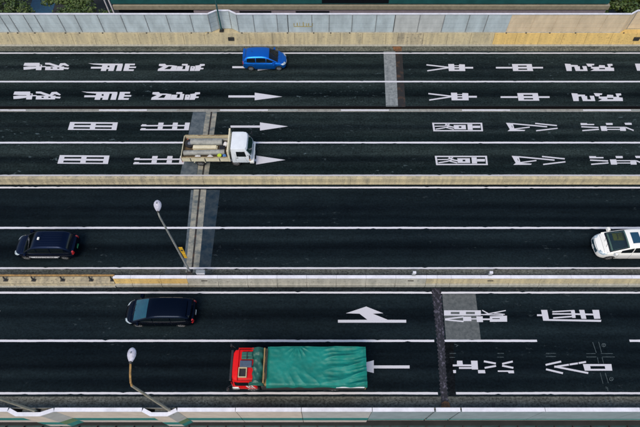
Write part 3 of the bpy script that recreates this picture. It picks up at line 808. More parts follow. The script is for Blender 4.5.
for a, b, k in ((235.6, 301, 'tan'), (301.6, 372, 'mid'), (372.6, 434.2, 'blue'), (436, 460.4, 'blue'), (462, 545, 'blue'), (545.6, 640, 'blue'), (640.6, 900, 'blue')):
    seg_wall([(a, 0), (b, 0)], lambda u, v, k=k: k)
MB().box(wx(-250), wx(900), yo + 0.21, yi + 0.03, -0.01, 0.90).build('inner_face', M['conc_grey'], NW)
for a, b in ((-130, -95), (7.5, 54), (141.7, 177.2)):
    MB().box(wx(a) + 0.66, wx(b) - 0.66, yb + 0.2, yo + 0.2, -0.3, 0.55).build('bay_floor', M['conc_kerb'], NW)
# teal steel girder below
gd = thing('bridge_girder', 'dark teal steel walkway girder below the near edge wall', 'girder', (0, 0, 0))
MB().box(wx(-250), wx(900), 3.95, 4.9, -4.2, -4.05).build('flange', M['girder'], gd)
MB().box(wx(-250), wx(900), 4.45, 4.5, -5.6, -4.202).build('web', M['girder'], gd)
for k in range(40):
    x = -24 + k * 1.25
    MB().box(x, x + 0.05, 4.0, 4.86, -4.048, -3.85).build('stiffener', M['steel_dark'], gd)
for k in range(6):
    x = 5.5 + k * 3.1
    MB().box(x, x + 0.5, 4.2, 4.7, -4.046, -3.85, 0.02).build('clamp', M['steel_dark'] if k % 2 else M['steel'], gd)

# ------------------------------------------------------------------ lamp posts
def head_mesh(mb, c, d, L, W, T):
    """flattened teardrop lamp head from c along d"""
    d = Vector(d).normalized(); u = d.cross(Vector((0, 0, 1))).normalized(); w = u.cross(d)
    prof = [(0, .22), (.08, .4), (.25, .72), (.45, .95), (.62, 1), (.8, .86), (.93, .55), (1.0, .12)]
    rings = []
    for t, r in prof:
        o = Vector(c) + d * (t * L)
        rings.append([mb.bm.verts.new(o + u * (W / 2 * r * math.cos(a)) + w * (T / 2 * r * math.sin(a) * (1.25 if math.sin(a) > 0 else .6))) for a in [2 * math.pi * k / 14 for k in range(14)]])
    for a, b in zip(rings, rings[1:]):
        for k in range(14): mb.bm.faces.new((a[k], a[(k + 1) % 14], b[(k + 1) % 14], b[k]))
    mb.bm.faces.new(rings[0][::-1]); mb.bm.faces.new(rings[-1])
    return mb
def lamp(label, base, h, arm, mp, ma, headdir, hl=0.7, hw=0.4, r=0.085):
    t = thing('street_lamp', label, 'street lamp', base, 0, 'street lamps along the viaducts')
    MB().tube([(0, 0, 0.03), (0, 0, 1.2), (0, 0, h)], [r, r * .92, r * .7], 12).build('pole', mp, t, True)
    MB().box(-0.2, 0.2, -0.2, 0.2, 0, 0.035, 0.01).build('base_plate', M['steel_dark'], t)
    MB().box(-0.13, 0.13, -0.11, 0.11, 0.05, 0.22, 0.03).build('base_collar', M['steel_dark'], t)
    pts = [Vector((0, 0, h - 0.02))] + [Vector(a) + Vector((0, 0, h)) for a in arm]
    MB().tube(pts, [r * .72] + [r * .62] * (len(pts) - 1), 10).build('arm', ma, t, True)
    hd = head_mesh(MB(), pts[-1] - Vector(headdir).normalized() * 0.05, headdir, hl, hw, 0.24).build('lamp_head', M['lamp_white'], t, True)
    ln = head_mesh(MB(), pts[-1] + Vector(headdir).normalized() * 0.12 - Vector((0, 0, .05)), headdir, hl * .7, hw * .7, 0.16).build('lens', M['lamp_clear'], hd, True)
    hd0 = Vector(headdir).normalized()
    MB().tube([pts[-1] - hd0 * .10, pts[-1] + hd0 * .03], [r * .85, r * .95], 12).build('collar', M['steel_dark'], hd, True)
    up_ = pts[-1] + hd0 * hl * .55 + Vector((0, 0, .14))
    MB().tube([up_, up_ + Vector((0, 0, .07))], [.045, .035], 10).build('photocell', M['steel'], hd, True)
    sx = hd0.cross(Vector((0, 0, 1))).normalized()
    MB().tube([pts[-1] + hd0 * hl * .34 + sx * (hw * .5 * q) + Vector((0, 0, .145 * math.sqrt(max(0, 1 - (q / .92) ** 2)) - .01)) for q in (-.84, -.6, -.3, 0, .3, .6, .84)], .008, 5).build('housing_seam', M['steel_dark'], hd)
    return t
b1 = at(190, 271.8, 0.99)
l1 = lamp('tall grey lamp post leaning over the taxi lanes with a yellow sign on its pole', b1, 7.7, [(-0.01, 0.05, 0.18), (-0.02, 0.16, 0.36)], M['pole_grey'], M['pole_grey'], (-0.03, 0.85, 0.6), 0.66, 0.44, 0.075)
b2 = at(171.3, 411.3, 0.55)
l2 = lamp('weathered lamp post with a bent rusty arm over the nearest lane', b2, 7.55, [(-0.02, 0.12, 0.16), (-0.02, 0.45, 0.42), (-0.03, 0.98, 0.62)], M['pole_tan'], M['pole_rust'], (0.02, 1, 0.2), 0.72, 0.44, 0.085)
b3 = at(37.5, 411.6, 0.55)
l3 = lamp('weathered lamp post cut by the left picture edge, in a near wall bay', b3, 7.55, [(-0.02, 0.12, 0.16), (-0.02, 0.45, 0.42), (-0.03, 0.98, 0.62)], M['pole_tan'], M['pole_rust'], (0.02, 1, 0.2), 0.72, 0.44, 0.085)
b4 = at(221.6, 31.8, 1.14)
l4 = lamp('dark teal lamp post standing in the bay of the far panel wall', (b4.x, b4.y + 0.12, 1.14), 8.2, [(0, -0.15, 0.14), (0, -0.5, 0.25)], M['pole_teal'], M['pole_teal'], (0, -1, 0.2), 0.7, 0.44, 0.085)
# yellow emergency sign on lamp 1's pole
sg = thing('emergency_sign', 'narrow yellow sign plate strapped to the pole of the grey lamp post', 'sign', (b1.x + 0.13, b1.y + 0.0, 4.0))
MB().box(0.0, 0.24, -0.035, 0.0, 0.03, 0.85, 0.012).build('plate', M['yellow'], sg)
MB().box(0.02, 0.22, -0.035, 0.0, -0.72, -0.01, 0.012).build('plate', M['yellow'], sg)
MB().box(-0.14, 0.10, 0.002, 0.04, 0.35, 0.42).build('strap', M['steel_dark'], sg)
MB().box(-0.14, 0.10, 0.002, 0.04, -0.42, -0.35).build('strap', M['steel_dark'], sg)
MB().box(0.05, 0.19, -0.042, -0.036, 0.35, 0.52).build('symbol', M['steel_dark'], sg)

# ------------------------------------------------------------------ building and trees behind the far wall
bld = thing('building', 'low building with teal cladding and beige ledges behind the far panel wall', 'building', (0, 46, -10))
bx0, bx1 = -22.0, 30.4
MB().box(bx0, bx1, 0, 14, 8.0, 11.0).build('upper_wall', M['bldg_teal'], bld)
MB().box(bx0, bx1, 0.35, 13.9, 7.84, 7.998).build('recess', M['bldg_dark'], bld)
MB().box(bx0 + .1, bx1 + 0.25, -0.12, 13.8, 7.36, 7.838).build('ledge', M['bldg_beige'], bld)
MB().box(bx0 + .3, bx1, 0.3, 13.7, 7.18, 7.358).build('recess', M['bldg_dark'], bld)
MB().box(-10.5, bx1 + .1, -0.05, 13.6, 6.75, 7.178).build('lower_wall', M['bldg_grey'], bld)
MB().box(bx0 + .4, -10.52, 0.2, 13.5, 0.0, 7.178).build('lower_wall', M['bldg_dark'], bld)
MB().box(-10.5, bx1, 0.15, 13.4, 0.0, 6.748).build('lower_wall', M['bldg_dark'], bld)
for a, b in ((-13.5, -11.2), (-8.6, -5.2), (-2.6, 1.0)):
    MB().box(a, b, -0.07, 0.12, 6.5, 7.15).build('window', M['bldg_dark'] if a > -11 else M['bldg_grey'], bld)
MB().box(0.2, 7.2, -0.03, 0.5, 8.1, 10.6).build('window', M['bldg_dark'], bld)
MB().box(bx0 - 0.15, bx0 - 0.02, -0.1, 0.05, 2, 11.0).build('drainpipe', M['white'], bld)
MB().box(bx0 - 0.6, bx0 - 0.5, -0.1, 0.05, 2, 11.0).build('drainpipe', M['white'], bld)
pth = sheet('path', [(-36.2, 36), (-33.2, 36), (-35.4, 80), (-38.6, 80)], -9.99, M['blue_path'])
rk = thing('bicycle_rack', 'small white tubular rack on the blue tiled path', 'rack', (-34.75, 51.6, -9.99))
MB().tube([(-0.35, 0, 0), (-0.35, 0, 0.9), (0.35, 0, 0.9), (0.35, 0, 0)], 0.05, 8).build('hoop', M['white'], rk)
MB().tube([(-0.35, 0.5, 0), (-0.35, 0.5, 0.9), (0.35, 0.5, 0.9), (0.35, 0.5, 0)], 0.05, 8).build('hoop', M['white'], rk)
def leaf_mesh(seed, n, rx, rz, size, z0):
    rnd = random.Random(seed)
    verts, faces = [], []
    clumps = []
    for k in range(26):
        th = rnd.uniform(0, 6.283); ph = rnd.uniform(-0.5, 1.0); rr = rnd.uniform(0.45, 1.0)
        clumps.append((Vector((rx * rr * math.cos(th) * math.sqrt(max(0.05, 1 - ph * ph)), rx * rr * math.sin(th) * math.sqrt(max(0.05, 1 - ph * ph)), z0 + rz * rr * ph)), rnd.uniform(0.45, 0.95)))
    for i in range(n):
        c, r = clumps[rnd.randrange(len(clumps))]
        v = Vector((rnd.gauss(0, 1), rnd.gauss(0, 1), rnd.gauss(0, .8))).normalized() * r * (rnd.random() ** 0.35)
        p = c + v
        nrm = (v.normalized() + Vector((rnd.uniform(-.7, .7), rnd.uniform(-.7, .7), rnd.uniform(0, .9)))).normalized()
        a = nrm.cross(Vector((rnd.uniform(-1, 1), rnd.uniform(-1, 1), rnd.uniform(-1, 1)))).normalized(); b = nrm.cross(a)
        s = size * rnd.uniform(.6, 1.3)
        k = len(verts)
        verts += [p - a * s, p - b * s * .5, p + a * s, p + b * s * .5]
        faces.append((k, k + 1, k + 2, k + 3))
    me = bpy.data.meshes.new('crown'); me.from_pydata([tuple(v) for v in verts], [], faces); me.update()
    return me
crowns = [leaf_mesh(s, 4200, 2.3, 1.9, 0.13, 5.0) for s in (1, 2, 3)]
def trunk_mesh():
    mb = MB().tube([(0, 0, 0), (0.05, 0, 1.6), (0, 0.05, 3.4), (0.1, 0, 4.6)], [0.17, 0.13, 0.1, 0.05], 9)
    for k in range(5):
        a = k * 1.3
        mb.tube([(0.02, 0.02, 2.4 + .3 * k), (math.cos(a) * .8, math.sin(a) * .8, 3.5 + .3 * k), (math.cos(a) * 1.4, math.sin(a) * 1.4, 4.6 + .3 * k)], [0.07, 0.045, 0.02], 6)
    bmesh.ops.recalc_face_normals(mb.bm, faces=mb.bm.faces)
    me = bpy.data.meshes.new('trunk'); mb.bm.to_mesh(me); mb.bm.free(); return me
trunk = trunk_mesh(); trunk.materials.append(M['bark'])
for c, m in zip(crowns, ('leaf', 'leaf_b', 'leaf')): c.materials.append(M[m])
tl = [(-35.4, 47.5, 1.0, 'dark green tree left of the blue tiled path, at the left corner'), (-33.3, 45.0, 0.8, 'small olive tree left of the blue path, nearest the far wall'),
      (-28.4, 47.2, 0.85, 'dark green tree right of the blue path, nearest the path'), (-26.3, 47.6, 0.95, 'olive green tree between the blue path and the white drainpipes'), (-39.5, 54, 1.1, 'olive tree deeper left of the blue path, at the picture edge'), (-29.4, 52.5, 1.0, 'dark tree deeper right of the blue path, behind its neighbours'),
      (33.4, 48.5, 1.0, 'olive tree at the right corner beside the teal building'), (37.0, 49.5, 1.1, 'dark green tree at the far right corner of the picture'), (34.6, 53.5, 1.0, 'dark tree deeper behind the right end of the teal building')]
for i, (x, y, s, lb) in enumerate(tl):
    t = thing('tree', lb, 'tree', (x, y, -10), i * 1.1, 'trees behind the far wall')
    t.scale = (s * 1.3, s * 1.3, s)
    link('trunk', trunk, None, t); c = link('crown', crowns[i % 3], None, t)
#@@VEHICLES
# ------------------------------------------------------------------ vehicles
def eval_mesh(o):
    bpy.context.view_layer.update()
    dg = bpy.context.evaluated_depsgraph_get()
    return bpy.data.meshes.new_from_object(o.evaluated_get(dg), depsgraph=dg)
def loft(stations, name, parent, m, arches=None, lev=2):
    """car body: stations (x, half width, z low, z shoulder, z top) from tail to nose, rounded by subdivision, wheel arches cut out"""
    bm = bmesh.new(); rings = []
    for x, w, zl, zs, zt in stations:
        h = zs - zl
        half = [(0.0, zl), (w * .90, zl - .02), (w * .995, zl + h * .06), (w, zl + h * .45), (w * .995, zl + h * .8), (w * .955, zs + (zt - zs) * .35), (w * .84, zt - .01), (w * .45, zt + .015)]
        full = half + [(0.0, zt + .022)] + [(-y, z) for y, z in half[:0:-1]]
        rings.append([bm.verts.new((x, y, z)) for y, z in full])
    n = len(rings[0])
    for a, b in zip(rings, rings[1:]):
        for k in range(n): bm.faces.new((a[k], a[(k + 1) % n], b[(k + 1) % n], b[k]))
    for rg in (rings[0][::-1], rings[-1]):       # ends as quads across
        hN = n // 2
        for k in range(hN):
            q = [rg[k], rg[k + 1], rg[(n - k - 1) % n], rg[(n - k) % n]]
            q = list(dict.fromkeys(q))
            if len(q) >= 3:
                try: bm.faces.new(q)
                except ValueError: pass
    bmesh.ops.recalc_face_normals(bm, faces=bm.faces)
    me = bpy.data.meshes.new(name); bm.to_mesh(me); bm.free()
    o = bpy.data.objects.new(name, me); COL.objects.link(o)
    md = o.modifiers.new('s', 'SUBSURF'); md.levels = lev; md.render_levels = lev
    cut = None
    if arches:
        mb = MB()
        for ax, r in arches:
            for sy in (-1, 1):
                mb.tube([(ax, sy * .62, r * 0.92), (ax, sy * 1.3, r * 0.92)], r * 1.15, 24)
        bmesh.ops.recalc_face_normals(mb.bm, faces=mb.bm.faces)
        cme = bpy.data.meshes.new('cut'); mb.bm.to_mesh(cme); mb.bm.free()
        cut = bpy.data.objects.new('cut', cme); COL.objects.link(cut)
        bo = o.modifiers.new('b', 'BOOLEAN'); bo.operation = 'DIFFERENCE'; bo.object = cut; bo.solver = 'EXACT'
    me2 = eval_mesh(o)
    bpy.data.objects.remove(o)
    if cut: bpy.data.objects.remove(cut)
    me2.materials.clear()
    o = link(name, me2, m, parent, True)
    try: me2.set_sharp_from_angle(angle=R(38))
    except Exception: pass
    bm = bmesh.new(); bm.from_mesh(me2); bv = BVHTree.FromBMesh(bm); bm.free()
    return o, bv
def grid_mesh(pts, name, m, parent, th=0.012, smooth=True):
    """pts[i][j] grid of points -> thin shell (front = given points)"""
    bm = bmesh.new()
    V = [[bm.verts.new(p) for p in row] for row in pts]
    fs = []
    for a, b in zip(V, V[1:]):
        for k in range(len(a) - 1):
            fs.append(bm.faces.new((a[k], a[k + 1], b[k + 1], b[k])))
    bmesh.ops.recalc_face_normals(bm, faces=bm.faces)
    if th:
        r = bmesh.ops.solidify(bm, geom=list(bm.faces), thickness=th)
    me = bpy.data.meshes.new(name); bm.to_mesh(me); bm.free()
    o = link(name, me, m, parent, smooth)
    if smooth:
        try: me.set_sharp_from_angle(angle=R(50))
        except Exception: pass
    return o
def decal(bv, name, m, parent, c, du, dv, direc, nu=8, nv=5, off=0.012, corners=None):
    """patch projected onto a body: centre c, half extents du, dv, shot along direc"""
    c, du, dv, dr = Vector(c), Vector(du), Vector(dv), Vector(direc).normalized()
    rows = []
    for i in range(nv + 1):
        row = []
        for j in range(nu + 1):
            u, v = -1 + 2 * j / nu, -1 + 2 * i / nv
            if corners: u, v = corners(u, v)
            p = c + du * u + dv * v
            h = bv.ray_cast(p - dr * 3, dr)
            q = h[0] if h[0] is not None else bv.find_nearest(p)[0]
            row.append(q - dr * off)
        rows.append(row)
    return grid_mesh(rows, name, m, parent, th=0.01)
def ribbon(bv, pts, name, m, parent, direc, w=0.012, off=0.004):
    dr = Vector(direc).normalized(); out = []
    for p in pts:
        h = bv.ray_cast(Vector(p) - dr * 3, dr)
        if h[0] is not None: out.append(h[0] - dr * off)
    if len(out) > 1: return MB().tube(out, w, 5).build(name, m, parent)
def wheel(parent, x, y, r, w, rimm='rim'):
    s = 1 if y > 0 else -1
    hub = MB().tube([(x, y - s * w * .45, r), (x, y + s * .012, r)], [r * .5, r * .5], 20).build('wheel', M['trim'], parent, True)
    # tyre: lathe about Y
    bm = bmesh.new(); prof = [(-w / 2, r * .62), (-w / 2, r * .9), (-w * .36, r), (w * .36, r), (w / 2, r * .9), (w / 2, r * .62)]
    N = 28; rings = []
    for k in range(N):
        a = 2 * math.pi * k / N
        rings.append([bm.verts.new((x + rr * math.sin(a), y - s * w / 2 + yy, r + rr * math.cos(a))) for yy, rr in prof])
    for k in range(N):
        a, b = rings[k], rings[(k + 1) % N]
        for j in range(len(prof)):
            bm.faces.new((a[j], a[(j + 1) % len(prof)], b[(j + 1) % len(prof)], b[j]))
    bmesh.ops.recalc_face_normals(bm, faces=bm.faces)
    me = bpy.data.meshes.new('tyre'); bm.to_mesh(me); bm.free()
    link('tyre', me, M['rubber'], hub, True)
    mb = MB()
    for k in range(7):
        a = 2 * math.pi * k / 7
        mb.tube([(x + r * .1 * math.sin(a), y + s * .012, r + r * .1 * math.cos(a)), (x + r * .6 * math.sin(a), y + s * .002, r + r * .6 * math.cos(a))], [r * .10, r * .075], 6)
    mb.tube([(x, y - s * .02, r), (x, y + s * .026, r)], [r * .2, r * .15], 12)
    n = 28
    ro = [mb.bm.verts.new((x + r * .64 * math.sin(2 * math.pi * k / n), y + s * .004, r + r * .64 * math.cos(2 * math.pi * k / n))) for k in range(n)]
    ri = [mb.bm.verts.new((x + r * .54 * math.sin(2 * math.pi * k / n), y - s * .012, r + r * .54 * math.cos(2 * math.pi * k / n))) for k in range(n)]
    for k in range(n): mb.bm.faces.new((ro[k], ro[(k + 1) % n], ri[(k + 1) % n], ri[k]))
    mb.build('rim', M[rimm], hub, True)
    return hub
class Cabin:
    """greenhouse: centre profile (x, z) from cowl over the roof to the tail, widths at belt and roof"""
    def __init__(s, prof, zb, wb, wr, crown=0.05, plan=0.10):
        P = [Vector((p[0], p[1])) for p in prof]
        for _ in range(3):
            Q = [P[0]]
            for a, b in zip(P, P[1:]):
                Q += [a * .75 + b * .25, a * .25 + b * .75]
            P = Q + [P[-1]]
        s.P = P; s.zb, s.wb, s.wr, s.crown = zb, wb, wr, crown
        s.ztop = max(p.y for p in P); s.x0, s.x1 = P[-1].x, P[0].x; s.plan = plan
        L = [0]
        for a, b in zip(P, P[1:]): L.append(L[-1] + (b - a).length)
        s.L = [l / L[-1] for l in L]
    def at(s, v):
        for i in range(len(s.L) - 1):
            if v <= s.L[i + 1] + 1e-9:
                t = (v - s.L[i]) / max(1e-9, s.L[i + 1] - s.L[i]); return s.P[i].lerp(s.P[i + 1], t)
        return s.P[-1]
    def v_of(s, x):
        best = min(range(201), key=lambda k: abs(s.at(k / 200).x - x)); return best / 200
    def taper(s, x):
        m = (s.x0 + s.x1) / 2; h = (s.x1 - s.x0) / 2; return 1 - s.plan * abs((x - m) / h) ** 3
    def W(s, p):
        t = max(0, min(1, (p.y - s.zb) / (s.ztop - s.zb)))
        return (s.wb + (s.wr - s.wb) * t) * s.taper(p.x)
    def S(s, u, v, off=0.0):
        p = s.at(v); a = s.at(max(0, v - .01)); b = s.at(min(1, v + .01)); t = (b - a).normalized()
        n = Vector((t.y, -t.x)); n = n if n.y > -0.2 else -n
        if n.y < 0 and n.x == 0: n = -n
        q = Vector((p.x, s.W(p) * u, p.y - s.crown * u * u))
        return q + Vector((n.x, 0, n.y)) * off
    def E(s, v, sd): 
        p = s.at(v); return Vector((p.x, s.W(p) * sd, p.y - s.crown))
    def F(s, x, sd): return Vector((x, s.wb * s.taper(x) * sd, s.zb - 0.02))
    def side(s, v, t, sd, off=0.0):
        e = s.E(v, sd); f = s.F(e.x, sd)
        p = f.lerp(e, t); p.y += sd * (off + 0.025 * math.sin(math.pi * max(0, min(1, t)))); return p
    def shell(s, name, m, parent, v0=0, v1=0):
        nu, nv = 12, 60
        bm = bmesh.new()
        top = [[bm.verts.new(s.S(-1 + 2 * j / nu, i / nv)) for j in range(nu + 1)] for i in range(nv + 1)]
        for i, (a, b) in enumerate(zip(top, top[1:])):
            for k in range(nu):
                if v0 < (i + .5) / nv < v1 and 0 < k < nu - 1: continue
                bm.faces.new((a[k], a[k + 1], b[k + 1], b[k]))
        for sd, col in ((-1, 0), (1, nu)):
            prev = [r[col] for r in top]
            for t in (.75, .5, .25, 0):
                cur = [bm.verts.new(s.side(i / nv, t, sd)) for i in range(nv + 1)]
                for k in range(nv): bm.faces.new((prev[k], prev[k + 1], cur[k + 1], cur[k]))
                prev = cur
        bmesh.ops.remove_doubles(bm, verts=bm.verts, dist=0.0005)
        bmesh.ops.recalc_face_normals(bm, faces=bm.faces)
        me = bpy.data.meshes.new(name); bm.to_mesh(me); bm.free()
        return link(name, me, m, parent, True)
    def top_patch(s, name, m, parent, v0, v1, u0=-.9, u1=.9, off=0.008, nu=10, nv=12):
        return grid_mesh([[s.S(u0 + (u1 - u0) * j / nu, v0 + (v1 - v0) * i / nv, off) for j in range(nu + 1)] for i in range(nv + 1)], name, m, parent, th=0.006)
    def side_patch(s, name, m, parent, xa, xb, sd, t0=.12, t1=.86, off=0.008, n=10):
        va, vb = s.v_of(xa), s.v_of(xb)
        return grid_mesh([[s.side(va + (vb - va) * j / n, t0 + (t1 - t0) * i / 4, sd, off) for j in range(n + 1)] for i in range(5)], name, m, parent, th=0.006)
def car(label, cat, name, loc, rz, sp):
    t = thing(name, label, cat, loc, rz, 'cars driving on the expressway')
    W, L, r = sp['w'], sp['l'], sp['r']
    xr, xf = sp['axles']
    pm = M[sp['paint']]
    body, bv = loft(sp['stations'], 'body', t, pm, [(xr, r), (xf, r)])
    for x in (xr, xf):
        for sd in (-1, 1): wheel(t, x, sd * (W - .05), r, .2, sp.get('rim', 'rim'))
    MB().box(-L * .42, L * .42, -W * .72, W * .72, sp['zl'] - .04, sp['zl'] + .25, .03).build('underbody', M['trim'], t)
    c = Cabin(sp['prof'], sp['zb'], sp['wb'], sp['wr'], sp.get('crown', .05), sp.get('plan', .1))
    vw0, vw1 = sp['wind']; vr0, vr1 = sp['rear']
    c.shell('roof', M[sp.get('roof', sp['paint'])], t, c.v_of(vw0) + .01, c.v_of(vw1) - .01)
    g = M[sp.get('glass', 'glass')]
    c.top_patch('windshield', M[sp.get('wglass', 'ws_clear')], t, c.v_of(vw0), c.v_of(vw1), -.9, .9)
    va_, vb_ = c.v_of(vw0), c.v_of(vw1)
    for u0, u1 in ((-.955, -.86), (.86, .955)):
        c.top_patch('windshield_seal', M['trim'], t, va_, vb_, u0, u1, .004, 2, 12)
    c.top_patch('windshield_seal', M['trim'], t, va_ - .004, va_ + .022, -.86, .86, .004, 8, 3)
    zc = sp['zb'] + .005; wi = sp['wb'] * .84; xd = vw0 - .24
    MB().box(vw1 - 1.2, xd - .30, -wi, wi, zc - .06, zc + .075, .01).build('cabin_floor', M[sp.get('floor', 'trim')], t)
    MB().box(xd - .42, xd - .02, -wi * .96, wi * .96, zc - .05, zc + .085, .03).build('dashboard', M[sp.get('dash', 'dash')], t)
    for sd in (-1, 1):
        MB().box(vw1 - .38, vw1 - .20, sd * wi * .52 - .24, sd * wi * .52 + .24, zc, zc + .28, .05).box(vw1 - .38, vw1 - .28, sd * wi * .52 - .12, sd * wi * .52 + .12, zc + .30, zc + .44, .03).build('seat', M['seat_cloth'], t)
    sy = -wi * .52
    MB().tube([(xd - .52 + .05 * math.sin(a), sy + .18 * math.cos(a), zc + .10 + .16 * math.sin(a)) for a in [math.pi * 2 * k / 16 for k in range(17)]], .018, 6, False).build('steering_wheel', M['trim'], t)
    c.top_patch('rear_window', g, t, c.v_of(vr0), vr1, -.84, .84)
    for sd in (-1, 1):
        for xa, xb in sp['side']:
            c.side_patch('side_window', g, t, xa, xb, sd, *sp.get('st', (.14, .84)))
        # door mirror
        mx = sp['mirror']
        mb = MB().box(mx - .07, mx + .09, sd * (sp['wb'] + .04) - .0, sd * (sp['wb'] + .22), sp['zb'] + .0, sp['zb'] + .17, .03)
        mb.box(mx - .02, mx + .04, sd * (sp['wb'] - .06), sd * (sp['wb'] + .08), sp['zb'] + .01, sp['zb'] + .06)
        mb.build('door_mirror', pm, t)
        # door seams and handles, projected on the flank
        for x in sp['seams']:
            ribbon(bv, [(x, 0, z) for z in [sp['zl'] + .12 + k * .05 for k in range(int((sp['zb'] - sp['zl'] - .15) / .05))]], 'door_seam', M['trim'], t, (0, -sd, 0), .007, .001)
        for x in sp['handles']:
            h = bv.ray_cast(Vector((x, sd * 4, sp['zb'] - .12)), Vector((0, -sd, 0)))[0]
            if h: MB().box(x - .1, x + .1, h.y - .01, h.y + .012, h.z - .018, h.z + .018, .006).build('door_handle', M[sp.get('handle', sp['paint'])], t)
        # lamps
        hx, hy, hz, ha, hb = sp['head']
        decal(bv, 'headlight', M['lamp_clear'], t, (hx, sd * hy, hz), Vector((0.25, -sd * ha, 0)), Vector((-.1, 0, hb)), (-1, -sd * .55, -.25), 8, 4, .008)
        tx, ty, tz, ta, tb = sp['tail']
        decal(bv, 'tail_light', M['lamp_red'], t, (tx, sd * ty, tz), Vector((-.05, -sd * ta, 0)), Vector((.04, 0, tb)), (1, -sd * .6, 0), 6, 4, .010)
    # nose
    gz, gw, gh = sp['grille']
    decal(bv, 'grille', M[sp.get('grillem', 'trim')], t, (L / 2, 0, gz), (0, gw, 0), (0, 0, gh), (-1, 0, -.1), 8, 4, .008)
    decal(bv, 'number_plate', M['plate_green' if sp.get('plate') else 'plate'], t, (L / 2, 0, sp['zl'] + .24), (0, .17, 0), (0, 0, .08), (-1, 0, 0), 4, 2, .03)
    decal(bv, 'number_plate', M['plate_green' if sp.get('plate') else 'plate'], t, (-L / 2, 0, sp['zl'] + .42), (0, .17, 0), (0, 0, .08), (1, 0, 0), 4, 2, .02)
    # hood seam and wipers
    ribbon(bv, [(sp['prof'][0][0] + .12, y * .1 * W, 0) for y in range(-8, 9)], 'hood_seam', M['trim'], t, (0, 0, -1), .008, .001)
    for y0 in (-.12, .42):
        a, b = c.S(y0, .012, .02), c.S(y0 - .42, c.v_of(vw0) + .012, .03)
        MB().tube([a, b], .011, 5).build('wiper', M['trim'], t)
    return t, c, bv

# blue hatchback, far lane, heading right
st = [(-1.94, .64, .45, .80, .93), (-1.90, .76, .30, .86, .98), (-1.6, .835, .22, .90, .98), (-.6, .845, .19, .90, .96), (.5, .845, .19, .87, .95), (1.15, .835, .2, .83, .93), (1.55, .80, .22, .74, .83), (1.82, .70, .26, .62, .69), (1.95, .52, .36, .52, .57)]
p = at(264.4, 70.5); p2 = at(264.4, 62.0)
blue, cb, bvb = car('bright blue hatchback in the far lane beside the panel wall', 'car', 'car', (p.x + .05, p.y + .74, 0.006), R(0), dict(
    w=.845, l=3.9, r=.295, axles=(-1.22, 1.28), paint='blue', stations=st, zl=.19, zb=.93, wb=.80, wr=.62, crown=.05,
    prof=[(1.36, .90), (.42, 1.42), (.0, 1.525), (-.9, 1.52), (-1.66, 1.43), (-1.86, .92)], wind=(1.22, .46), rear=(-1.72, .93),
    side=[(.95, .22), (.16, -.70), (-.76, -1.5)], mirror=.86, seams=(.95, .18, -.78), handles=(.02, -.9), head=(1.68, .56, .66, .14, .07), tail=(-1.9, .66, .86, .09, .16), grille=(.47, .42, .07)))
MB().box(-1.86, -1.66, -.52, .52, 1.40, 1.425, .01).build('roof_spoiler', M['blue'], blue)
MB().tube([(-1.0, 0, 1.52), (-1.12, 0, 1.60)], .012, 6).build('antenna', M['trim'], blue)

# navy taxi-like wagon, left, heading left
st = [(-2.18, .62, .50, .86, 1.0), (-2.12, .77, .32, .92, 1.08), (-1.8, .84, .24, .95, 1.06), (-.6, .85, .22, .95, 1.02), (.6, .85, .22, .93, 1.01), (1.3, .84, .23, .90, 1.0), (1.8, .81, .25, .82, .93), (2.08, .74, .28, .70, .80), (2.2, .58, .36, .56, .64)]
a, b = at(15.5, 245, .6), at(77.5, 245, .6)
yb_ = at(46, 258.6).y
taxi, ct, bvt = car('dark navy wagon with a pale lettered band along its doors', 'car', 'car', ((a.x + b.x) / 2 + .1, yb_ + .70, 0.006), R(180), dict(
    w=.85, l=4.4, r=.32, axles=(-1.33, 1.42), paint='navy', stations=st, zl=.22, zb=1.0, wb=.80, wr=.66, crown=.04, plan=.06,
    prof=[(1.42, .97), (.62, 1.60), (.25, 1.74), (-.8, 1.75), (-1.72, 1.70), (-2.08, 1.0)], wind=(1.26, .64), rear=(-1.82, .92), wglass='ws_green',
    side=[(.95, .30), (.22, -.66), (-.74, -1.62)], mirror=1.1, seams=(1.0, .26, -.7), handles=(.1, -.55), head=(1.98, .64, .78, .13, .08), tail=(-2.12, .68, 1.0, .10, .24), grille=(.52, .5, .1), grillem='chrome', plate=True))
for y in (-.46, -.3, -.1, .1, .3, .46):
    MB().tube([(.1, y, 1.752 - .04 * (y / .66) ** 2), (-1.5, y, 1.735 - .04 * (y / .66) ** 2)], .012, 5).build('roof_rib', M['navy'], taxi)
MB().box(.02, .16, -.10, .10, 1.75, 1.85, .035).build('roof_lamp', M['whitep'], taxi)
for sd in (-1, 1):
    bd = decal(bvt, 'door_band', M['sack'], taxi, (.05, sd * .86, .52), (1.12, 0, 0), (0, 0, .11), (0, -sd, 0), 14, 3, .006, corners=lambda u, v: (u - (.1 * v if u > 0 else 0), v))
    rnd = random.Random(5)
    for k in range(11):      # the lettering is too small to read in the picture: dark strokes of its size
        x = -.62 + k * .125
        decal(bvt, 'lettering', M['navy'], bd, (x, sd * .86, .52), (rnd.uniform(.018, .042), 0, 0), (0, 0, rnd.uniform(.025, .05)), (0, -sd, 0), 2, 2, .014)

